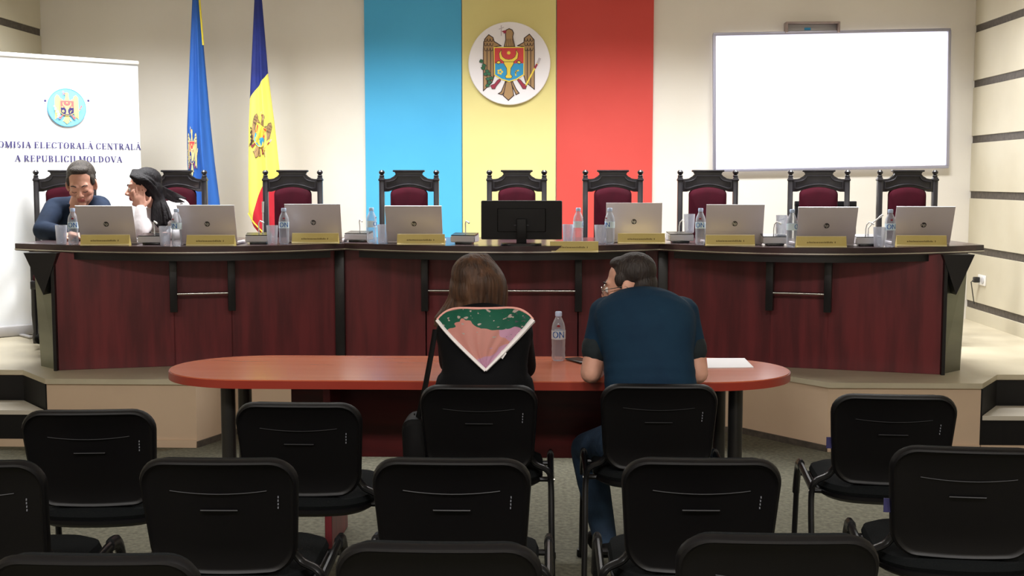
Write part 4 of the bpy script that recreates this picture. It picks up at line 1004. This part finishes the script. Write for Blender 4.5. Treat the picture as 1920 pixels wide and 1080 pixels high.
def arm(J, S, k=0., to=2, wd=1., cut=1.):
    s, e, w_ = V(J['sh' + S]), V(J['el' + S]), V(J['wr' + S])
    P = [('c', s, s.lerp(e, cut) if to == 1 else e, .052 * wd + k, (.052 + (.040 - .052) * (cut if to == 1 else 1)) * wd + k)]
    if to == 2: P += [('c', e, e.lerp(w_, .4), .040 * wd + k, .038 * wd + k), ('c', e.lerp(w_, .4), w_, .038 * wd + k, .026 * wd + k)]
    return P
def leg(J, S, k=0., sl=1.):
    h, kn, an, to = (V(J[x + S]) for x in ('hip', 'kn', 'an', 'to'))
    return [('c', h, kn, .082 + k, .057 + k), ('c', kn, kn.lerp(an, .35), .056 + k, .055 + k), ('c', kn.lerp(an, .35), an, .055 + k, .036 + k)]
def shoe(J, S, root, m='leather'):
    an, to = V(J['an' + S]), V(J['to' + S]); d = (to - an); d.z = 0; d.normalize(); z0 = an.z - .07
    P = [('c', V((an.x, an.y, z0 + .04)) - d * .02, V((an.x, an.y, z0 + .035)) + d * .1, .04, .042), ('c', V((an.x, an.y, z0 + .033)) + d * .1, V((an.x, an.y, z0 + .03)) + d * .165, .042, .034), ('c', V((an.x, an.y, z0 + .08)), V((an.x, an.y, z0 + .04)), .042, .045)]
    blob('shoe', P, m, root, .008, 2)
def person(label, J, hd, skin, hs=1., fem=False, wd=1., hands=(('L', (0, 1, 0), (0, 0, 1), .35), ('R', (0, 1, 0), (0, 0, 1), .35)), vox=.0055):
    p = J['pel']; root = thing('person', label, 'person', (p[0], p[1], J['floor']))
    c, R = hd; c = V(c)
    P = torso(J, 0, wd=wd) + arm(J, 'L', wd=wd) + arm(J, 'R', wd=wd)
    for S in 'LR':
        P += leg(J, S); an, to = V(J['an' + S]), V(J['to' + S]); P.append(('c', an - V((0, 0, .02)), V((to.x, to.y, an.z - .045)), .032, .024))
    nb = V(J['neck']); hb = c + R @ (V((0, -.028, -.06)) * hs); P.append(('c', nb - V((0, 0, .02)), hb, (.054 if fem else .062) * hs, (.048 if fem else .056) * hs))
    P += head_prims(c, R, hs, fem)
    for S, d, n, cu, *sp in hands:
        P += hand_prims(V(J['wr' + S]), d, n, -1 if S == 'L' else 1, cu, hs * (.92 if fem else 1), *(sp[:1]))
    Ri = R.transposed()
    def pick(q):
        l = Ri @ (q + V((0, 0, 0)) - c) / hs
        return 1 if (abs(l.x) < .021 and -.0735 < l.z < -.051 and l.y > .082) else 0
    b = blob('body', P, [skin, 'lips'], root, vox, 2, .45, pick)
    return root
def face_kit(root, c, R, hs, brow='hair_dark', closed=False):
    o = V(root.location); T = lambda x, y, z: V(c) + R @ (V((x, y, z)) * hs) - o
    for q in (-1, 1):
        if closed:
            MB().tube([T(q * .017, .0905, -.009), T(q * .03, .0905, -.0125), T(q * .043, .084, -.009)], .0014 * hs, 5).build('eyelash', brow, root)
        else:
            m = MB(); p = T(q * .030, .0805, -.004); mx = Matrix.Translation(p)
            bmesh.ops.create_uvsphere(m.bm, u_segments=14, v_segments=10, radius=.0125 * hs, matrix=mx); m.build('eye', 'eye_white', root)
            m = MB(); bmesh.ops.create_uvsphere(m.bm, u_segments=12, v_segments=8, radius=.0062 * hs, matrix=Matrix.Translation(T(q * .030, .0885, -.004))); m.build('iris', 'iris', root)
        MB().tube([T(q * .015, .0945, .023), T(q * .03, .091, .029), T(q * .046, .079, .023)], [.003 * hs, .0034 * hs, .002 * hs], 6).build('eyebrow', brow, root)
def glasses(root, c, R, hs, m='chrome'):
    o = V(root.location); T = lambda x, y, z: V(c) + R @ (V((x, y, z)) * hs) - o
    g = MB(); ln = MB()
    for q in (-1, 1):
        rim = [T(q * .033 + .026 * math.cos(a * PI / 10), .104 - .006 * abs(math.cos(a * PI / 10)) * (1 if q * math.cos(a * PI / 10) > 0 else 0), -.006 + .018 * math.sin(a * PI / 10)) for a in range(20)]
        g.tube(rim, .0017 * hs, 6, closed=True); ln.add(rim, [tuple(range(20))])
        g.tube([T(q * .059, .099, .0), T(q * .074, .07, .004), T(q * .084, .0, .006), T(q * .08, -.02, -.008)], .0019 * hs, 6)
    g.tube([T(-.008, .104, .0), T(0, .108, .003), T(.008, .104, .0)], .0015 * hs, 6)
    gg = g.build('glasses', m, root); ln.build('lens', 'lens', gg)
def hair_short(c, R, hs, root, m):
    P = []
    def e(x, y, z, a, b, d): P.append(('e', V(c) + R @ (V((x, y, z)) * hs), (a * hs, b * hs, d * hs), R))
    e(0, -.031, .050, .080, .091, .078); e(0, -.055, -.004, .073, .061, .062); e(0, .022, .096, .052, .038, .023)
    for q in (-1, 1): e(q * .062, .012, .03, .018, .03, .035)
    return blob('hair', P, m, root, .0045, 3, .5)
def locks(c, R, hs, paths, root, m, base=True, vox=.0048):
    P = []
    if base:
        for (x, y, z, a, b, d) in ((0, -.026, .044, .083, .097, .085), (0, -.05, -.01, .08, .068, .08)): P.append(('e', V(c) + R @ (V((x, y, z)) * hs), (a * hs, b * hs, d * hs), R))
    for pts, r0, r1 in paths:
        pp = crv(pts, 4)
        for i in range(len(pp) - 1):
            t0 = i / (len(pp) - 1); t1 = (i + 1) / (len(pp) - 1); P.append(('c', pp[i], pp[i + 1], r0 + (r1 - r0) * t0, r0 + (r1 - r0) * t1))
    return blob('hair', P, m, root, vox, 1, .4)
# ---- the man at the front table, seen from behind
chm = CH[1237].location; chw = CH[897].location
py_ = chm.y - .06
J = dict(floor=0, pel=V((chm.x, py_, .565)), chest=W(1213, 640, py_ + .1), neck=W(1203, 582, py_ + .22))
J['shL'] = W(1137, 589, py_ + .2); J['shR'] = W(1278, 589, py_ + .2)
J['elL'] = W(1108, 699, tfy - .06); J['elR'] = W(1308, 700, tfy - .06)
J['wrL'] = V((J['elL'].x + .05, tfy + .18, .79)); J['wrR'] = V((J['elR'].x - .12, tfy + .17, .79))
J['hipL'] = V((chm.x - .1, py_ + .02, .55)); J['hipR'] = V((chm.x + .1, py_ + .02, .55))
J['knL'] = W(1100, 842, py_ + .38); J['anL'] = V((X(1135, py_ + .18, .12), py_ + .2, .11)); J['toL'] = J['anL'] + V((-.03, .12, 0))
J['knR'] = V((chm.x + .17, py_ + .46, .54)); J['anR'] = V((chm.x + .18, py_ + .5, .11)); J['toR'] = J['anR'] + V((.02, .13, 0))
hc = W(1179, 534, py_ + .27); HR = head_frame(math.radians(76), .18, -.06)
man = person('man in dark blue short-sleeved shirt and glasses leaning on the front table', J, (hc, HR), 'skin', 1.0, wd=1.06,
             hands=(('L', (.5, .8, -.1), (0, 0, 1), .25), ('R', (-.8, .5, -.1), (0, 0, 1), .3)))
blob('shirt', torso(J, .012, wd=1.06) + arm(J, 'L', .012, 1, 1.08, .55) + arm(J, 'R', .012, 1, 1.08, .55) + [('c', V(J['neck']) - V((0, 0, .02)), V(J['neck']).lerp(hc, .25), .07, .062)], ['shirt_teal'], man, .008, 14)
for S in 'LR':
    s_, e_ = V(J['sh' + S]), V(J['el' + S]); blob('sleeve_cuff', [('c', s_.lerp(e_, .54), s_.lerp(e_, .62), .064, .063)], 'cuff_dark', man, .008, 2)
nk = V(J['neck']); MB().tube([nk + V((.07 * math.cos(a), .01 + .06 * math.sin(a), .03 + .012 * math.sin(a))) - V(man.location) for a in [k * PI / 8 for k in range(16)]], .013, 8, closed=True).build('collar', 'shirt_teal', man)
blob('jeans', leg(J, 'L', .012) + leg(J, 'R', .012) + torso(J, .012, 0, .2) + [('e', V(J['pel']), (.18, .14, .11), None)], 'jeans', man, .009, 3)
shoe(J, 'L', man); shoe(J, 'R', man)
hair_short(hc, HR, 1.0, man, 'hair_dark'); face_kit(man, hc, HR, 1.0); glasses(man, hc, HR, 1.0)
# ---- the woman beside him, seen from behind
py_ = chw.y - .05
J = dict(floor=0, pel=V((chw.x + .02, py_, .56)), chest=W(908, 660, py_ + .05), neck=W(906, 616, py_ + .12))
J['shL'] = W(850, 630, py_ + .1); J['shR'] = W(968, 627, py_ + .1)
J['elL'] = V((J['shL'].x - .02, py_ + .26, .82)); J['elR'] = W(982, 694, py_ + .28); J['elR'].z = max(.8, J['elR'].z)
J['wrL'] = V((J['elL'].x + .1, py_ + .48, .785)); J['wrR'] = V((J['elR'].x - .1, py_ + .5, .785))
for S, q in (('L', -1), ('R', 1)):
    J['hip' + S] = V((chw.x + q * .09, py_ + .02, .545)); J['kn' + S] = V((chw.x + q * .1, py_ + .45, .53)); J['an' + S] = V((chw.x + q * .1, py_ + .48, .11)); J['to' + S] = J['an' + S] + V((0, .12, 0))
hc = W(896, 539, py_ + .2); HR = head_frame(math.radians(-38), .12, .05)
wom = person('woman with brown hair and pink-green flowered scarf at the front table', J, (hc, HR), 'skin_pale', .95, True, .92,
             hands=(('L', (.6, .8, -.1), (0, 0, 1), .25), ('R', (-.6, .8, -.1), (0, 0, 1), .3)))
blob('black_top', torso(J, .014, wd=.97) + arm(J, 'L', .014, 2, .95) + arm(J, 'R', .014, 2, .95) + [('c', V(J['chest']) + V((-.07, 0, -.16)), V(J['chest']) + V((.07, 0, -.16)), .13, .13)], 'cloth_black', wom, .008, 12)
blob('trousers', leg(J, 'L', .01) + leg(J, 'R', .01) + [('e', V(J['pel']), (.18, .13, .11), None)], 'cloth_black', wom, .01, 3)
shoe(J, 'L', wom); shoe(J, 'R', wom)
face_kit(wom, hc, HR, .95, 'hair_brown'); glasses(wom, hc, HR, .95)
paths = []; rnd = random.Random(11)
R0 = head_frame(0, .05, 0)
for k in range(46):
    a = math.radians(-118 + 236 * k / 45)          # 0 = straight behind
    sx, sy = math.sin(a), -math.cos(a); j = rnd.uniform(-.006, .006)
    top_ = hc + V((sx * .03, .0 + sy * .03, .118 + j)); mid = hc + V((sx * .092, sy * .104 - .0, .045)); low = hc + V((sx * .103, sy * .102, -.04)); zend = -.132 + rnd.uniform(-.018, .012)
    out = .012 + .035 * (a < -.5)
    end = hc + V((sx * (.098 + out) - .022, sy * .1, zend))
    paths.append(([top_, mid, low + V((j, j, 0)), end], .014, .0085))
locks(hc, HR, 1.04, paths, wom, 'hair_brown')
# scarf: two layers hanging as a pointed triangle over the shoulders
sc_l, sc_r, sc_b = (818, 608), (999, 600), (913, 686)
def scarf_pt(u, v):
    # u across 0..1, v down 0..1 ; the width shrinks to the point
    yc = py_ + .1
    lx_ = 818 + (913 - 818) * v ** 1.0; rx_ = 999 + (913 - 999) * v ** 1.0
    ty = 579 + 24 * abs(2 * u - 1) ** 5; by_l = 608 + (686 - 608) * v; px = lx_ + (rx_ - lx_) * u
    edge_y = 606 - 4 * u + (686 - 604) * v
    py = ty + (edge_y - ty) * (v if v > 0 else 0) if True else 0
    py = ty * (1 - v) + 687 * v + 0
    # straighten the side edges
    return px, py
dgw = None
def back_y(x, z):
    # y of the back surface of the body cloth
    o = bpy.data.objects[wom_cloth]; org = V((x, -1, z)) - V(wom.location); hit, loc, nrm, idx = o.ray_cast(org, V((0, 1, 0)))
    return (loc.y + wom.location.y) if hit else None
wom_cloth = [c_.name for c_ in wom.children if c_.name.startswith('black_top')][0]
bpy.context.view_layer.update()
def scarf_grid(nu, nv):
    g = []
    for j in range(nv + 1):
        row = []
        for i in range(nu + 1):
            px, py = scarf_pt(i / nu, j / nv); z = W(px, py, py_).z; x = X(px, py_, z); y = back_y(x, z)
            row.append([x, y, z])
        ys = [r[1] for r in row if r[1] is not None]; mx_ = max(ys) if ys else py_ + .08
        for r in row:
            if r[1] is None: r[1] = mx_ + .01
        g.append(row)
    # smooth the drape
    for _ in range(6):
        h = [[r[1] for r in row] for row in g]
        for j in range(nv + 1):
            for i in range(nu + 1):
                n = [h[a][b] for a, b in ((j - 1, i), (j + 1, i), (j, i - 1), (j, i + 1)) if 0 <= a <= nv and 0 <= b <= nu]; g[j][i][1] = min(h[j][i], .5 * h[j][i] + .5 * sum(n) / len(n))
    return g
NU, NV = 30, 20; g = scarf_grid(NU, NV); m = MB(); o_ = V(wom.location)
vv = [[m.bm.verts.new(V((p[0], p[1] - .012 - .003 * math.sin(i * .9 + j * .4), p[2])) - o_) for i, p in enumerate(row)] for j, row in enumerate(g)]
uvl = m.bm.loops.layers.uv.new('UVMap')
for j in range(NV):
    for i in range(NU):
        f_ = m.bm.faces.new([vv[j][i], vv[j][i + 1], vv[j + 1][i + 1], vv[j + 1][i]])
        for lp, (a, b) in zip(f_.loops, ((i, j), (i + 1, j), (i + 1, j + 1), (i, j + 1))):
            px, py = scarf_pt(a / NU, b / NV); lp[uvl].uv = ((px - 818) / 181, 1 - (py - 580) / 107)
ext = bmesh.ops.solidify(m.bm, geom=list(m.bm.faces), thickness=.004)
scf = m.build('scarf', 'scarf', wom, ang=80)
def sp(i, j): p = g[j][i]; return V((p[0], p[1] - .017, p[2])) - o_
MB().tube([sp(0, j) for j in range(NV + 1)] , .0062, 6, sx=1.3).tube([sp(NU, j) for j in range(NV + 1)], [.011 - .006 * j / NV for j in range(NV + 1)], 6, sx=1.3).build('scarf_hem', 'lace', scf)
MB().tube([sp(i, 0) + V((0, .008, .002)) for i in range(NU + 1)], .005, 8).build('scarf_roll', 'scarf', scf)
tgx = sp(NU, 12); MB().box(tgx + V((-.008, -.006, -.012)), (.02, .003, .026), (0, .6, 0)).build('scarf_label', 'lace', scf)
# shoulder bag hanging at her chair
bg0 = W(778, 830, chw.y - .2)
bag = thing('shoulder_bag', 'black shoulder bag with long strap hanging beside the seated woman', 'bag', (bg0.x, chw.y - .12, .42))
bo_ = V(bag.location)
MB().pillow(rrect(.10, .24, .04, 4, .8), [(.9, -.09), (1, -.08), (1.02, 0), (1, .08), (.9, .09)], lambda a, b, d: (a - .0, d, .13 + b)).build('bag_body', 'leather', bag)
st = [W(816, 618, py_ + .03), W(811, 650, py_ + .0), W(802, 700, py_ - .05), W(795, 735, py_ - .1), W(782, 790, chw.y - .16), bo_ + V((-.01, 0, .25))]
MB().tube([p - bo_ for p in crv(st, 4)], .009, 8, sx=1.2, sy=.4).build('strap', 'leather', bag)
# ---- the man on the platform
def local_face(px, py, Y): return W(px, py, Y)
J = dict(floor=DZ); X0 = X(135, 8.5, 1.2)
J['pel'] = V((X(125, 8.62, 1), 8.62, DZ + .56)); J['neck'] = W(147, 388, 8.24); J['chest'] = W(134, 425, 8.42)
J['shR'] = W(104, 392, 8.26); J['shL'] = W(186, 388, 8.26)
J['elR'] = W(80, 440, 7.98); J['elL'] = W(205, 430, 8.0)
for s in ('elR', 'elL'): J[s].z = max(J[s].z, DT + .055)
J['wrR'] = V((X(122, 7.78, DT), 7.80, DT + .035)); J['wrL'] = V((X(175, 7.86, DT), 7.86, DT + .035))
for S, q in (('L', 1), ('R', -1)):
    J['hip' + S] = J['pel'] + V((q * .09, -.02, -.01)); J['kn' + S] = J['pel'] + V((q * .075 + .07, -.34, -.0)); J['an' + S] = V((J['kn' + S].x, J['kn' + S].y - .0, DZ + .11)); J['to' + S] = J['an' + S] + V((0, -.12, 0))
hc = W(153, 345, 8.12); HR = head_frame(PI + .22, .42, .05); hs = 1.17
man2 = person('man in a navy shirt looking down at the desk, seated at its left end', J, (hc, HR), 'skin', hs, wd=1.12, hands=(('L', (-.7, -.6, 0), (0, 0, 1), .3), ('R', (.8, -.3, 0), (0, 0, 1), .3)))
blob('shirt', torso(J, .016, wd=1.12) + arm(J, 'L', .018, 2, 1.15) + arm(J, 'R', .018, 2, 1.15), 'shirt_navy', man2, .008, 10)
nk = V(J['neck']); MB().tube([nk + V((.085 * math.cos(a), .01 + .07 * math.sin(a), .03 + .02 * math.sin(a))) - V(man2.location) for a in [k * PI / 8 for k in range(16)]], .014, 8, closed=True).build('collar', 'shirt_navy', man2)
blob('trousers', leg(J, 'L', .012) + leg(J, 'R', .012) + [('e', V(J['pel']), (.18, .14, .11), None)], 'cloth_black', man2, .01, 3)
shoe(J, 'L', man2); shoe(J, 'R', man2)
hair_short(hc, HR, hs, man2, 'hair_grey'); face_kit(man2, hc, HR, hs, closed=True)
# ---- the woman on the platform, whispering behind her hand
J = dict(floor=DZ)
J['pel'] = V((X(338, 8.62, 1), 8.62, DZ + .56)); J['neck'] = W(300, 392, 8.30); J['chest'] = W(326, 420, 8.45)
J['shR'] = W(281, 408, 8.18); J['shL'] = W(338, 391, 8.40)
J['elR'] = W(263, 440, 7.98); J['elR'].z = max(J['elR'].z, DT + .05); J['elL'] = W(352, 448, 8.1); J['elL'].z = max(J['elL'].z, DT + .05)
J['wrR'] = W(264, 392, 8.02); J['wrL'] = V((X(318, 7.85, DT), 7.88, DT + .035))
for S, q in (('L', 1), ('R', -1)):
    J['hip' + S] = J['pel'] + V((q * .09, -.02, -.01)); J['kn' + S] = J['pel'] + V((q * .1, -.34, -.0)); J['an' + S] = V((J['kn' + S].x, J['kn' + S].y, DZ + .11)); J['to' + S] = J['an' + S] + V((0, -.12, 0))
hc = W(269, 352, 8.14); HR = head_frame(math.radians(108), .12, .10); hs = 1.05
wom2 = person('dark-haired woman in white leaning to the left with a hand held to her cheek', J, (hc, HR), 'skin_pale', hs, True, 1.,
              hands=(('R', (-.10, .06, 1), (.25, -1, 0), .12, .22), ('L', (-.8, -.5, 0), (0, 0, 1), .3)))
blob('white_top', torso(J, .014, wd=1.0) + arm(J, 'L', .014, 2, 1.0) + arm(J, 'R', .012, 2, .95), 'cloth_white', wom2, .008, 10)
blob('trousers', leg(J, 'L', .012) + leg(J, 'R', .012) + [('e', V(J['pel']), (.17, .13, .11), None)], 'cloth_black', wom2, .01, 3)
shoe(J, 'L', wom2); shoe(J, 'R', wom2); face_kit(wom2, hc, HR, hs)
paths = []; rnd = random.Random(2)
for k in range(60):
    t = (k % 12) / 11; u = (k // 12) / 4; j = rnd.uniform(-.007, .007)
    # combed back over the near side of the head, gathered behind the ear, then falling over the shoulder
    s0 = hc + V((-.055 + .06 * t, -.03 - .045 * u, .112 - .035 * u)) * 1.0
    m1 = hc + V((.03 + .05 * t, -.045 - .052 * u + .11 * (1 - u) * t, .075 - .045 * u))
    m2 = W(290 + 12 * t + j * 150, 362 + 8 * u, 8.14 + .05 * t - .04 * u)
    m3 = W(287 + 26 * t + j * 300, 390, 8.12 + .05 * t - .04 * u)
    e1 = W(286 + 34 * t + j * 300, 410 + 12 * math.sin(PI * t) + rnd.uniform(-5, 5), 8.09 + .04 * t - .03 * u)
    paths.append(([s0, m1, m2, m3, e1], .014, .0075))
for k in range(9):
    paths.append(([hc + V((.05, -.06 + k * .014, .06)), W(303, 350 + k * 1.6, 8.18), W(324, 360 + k * 2.2, 8.24), W(338 + (k % 5) * 3, 366 + 1.6 * k, 8.34)], .012, .004))
locks(hc, HR, hs, paths, wom2, 'hair_black')
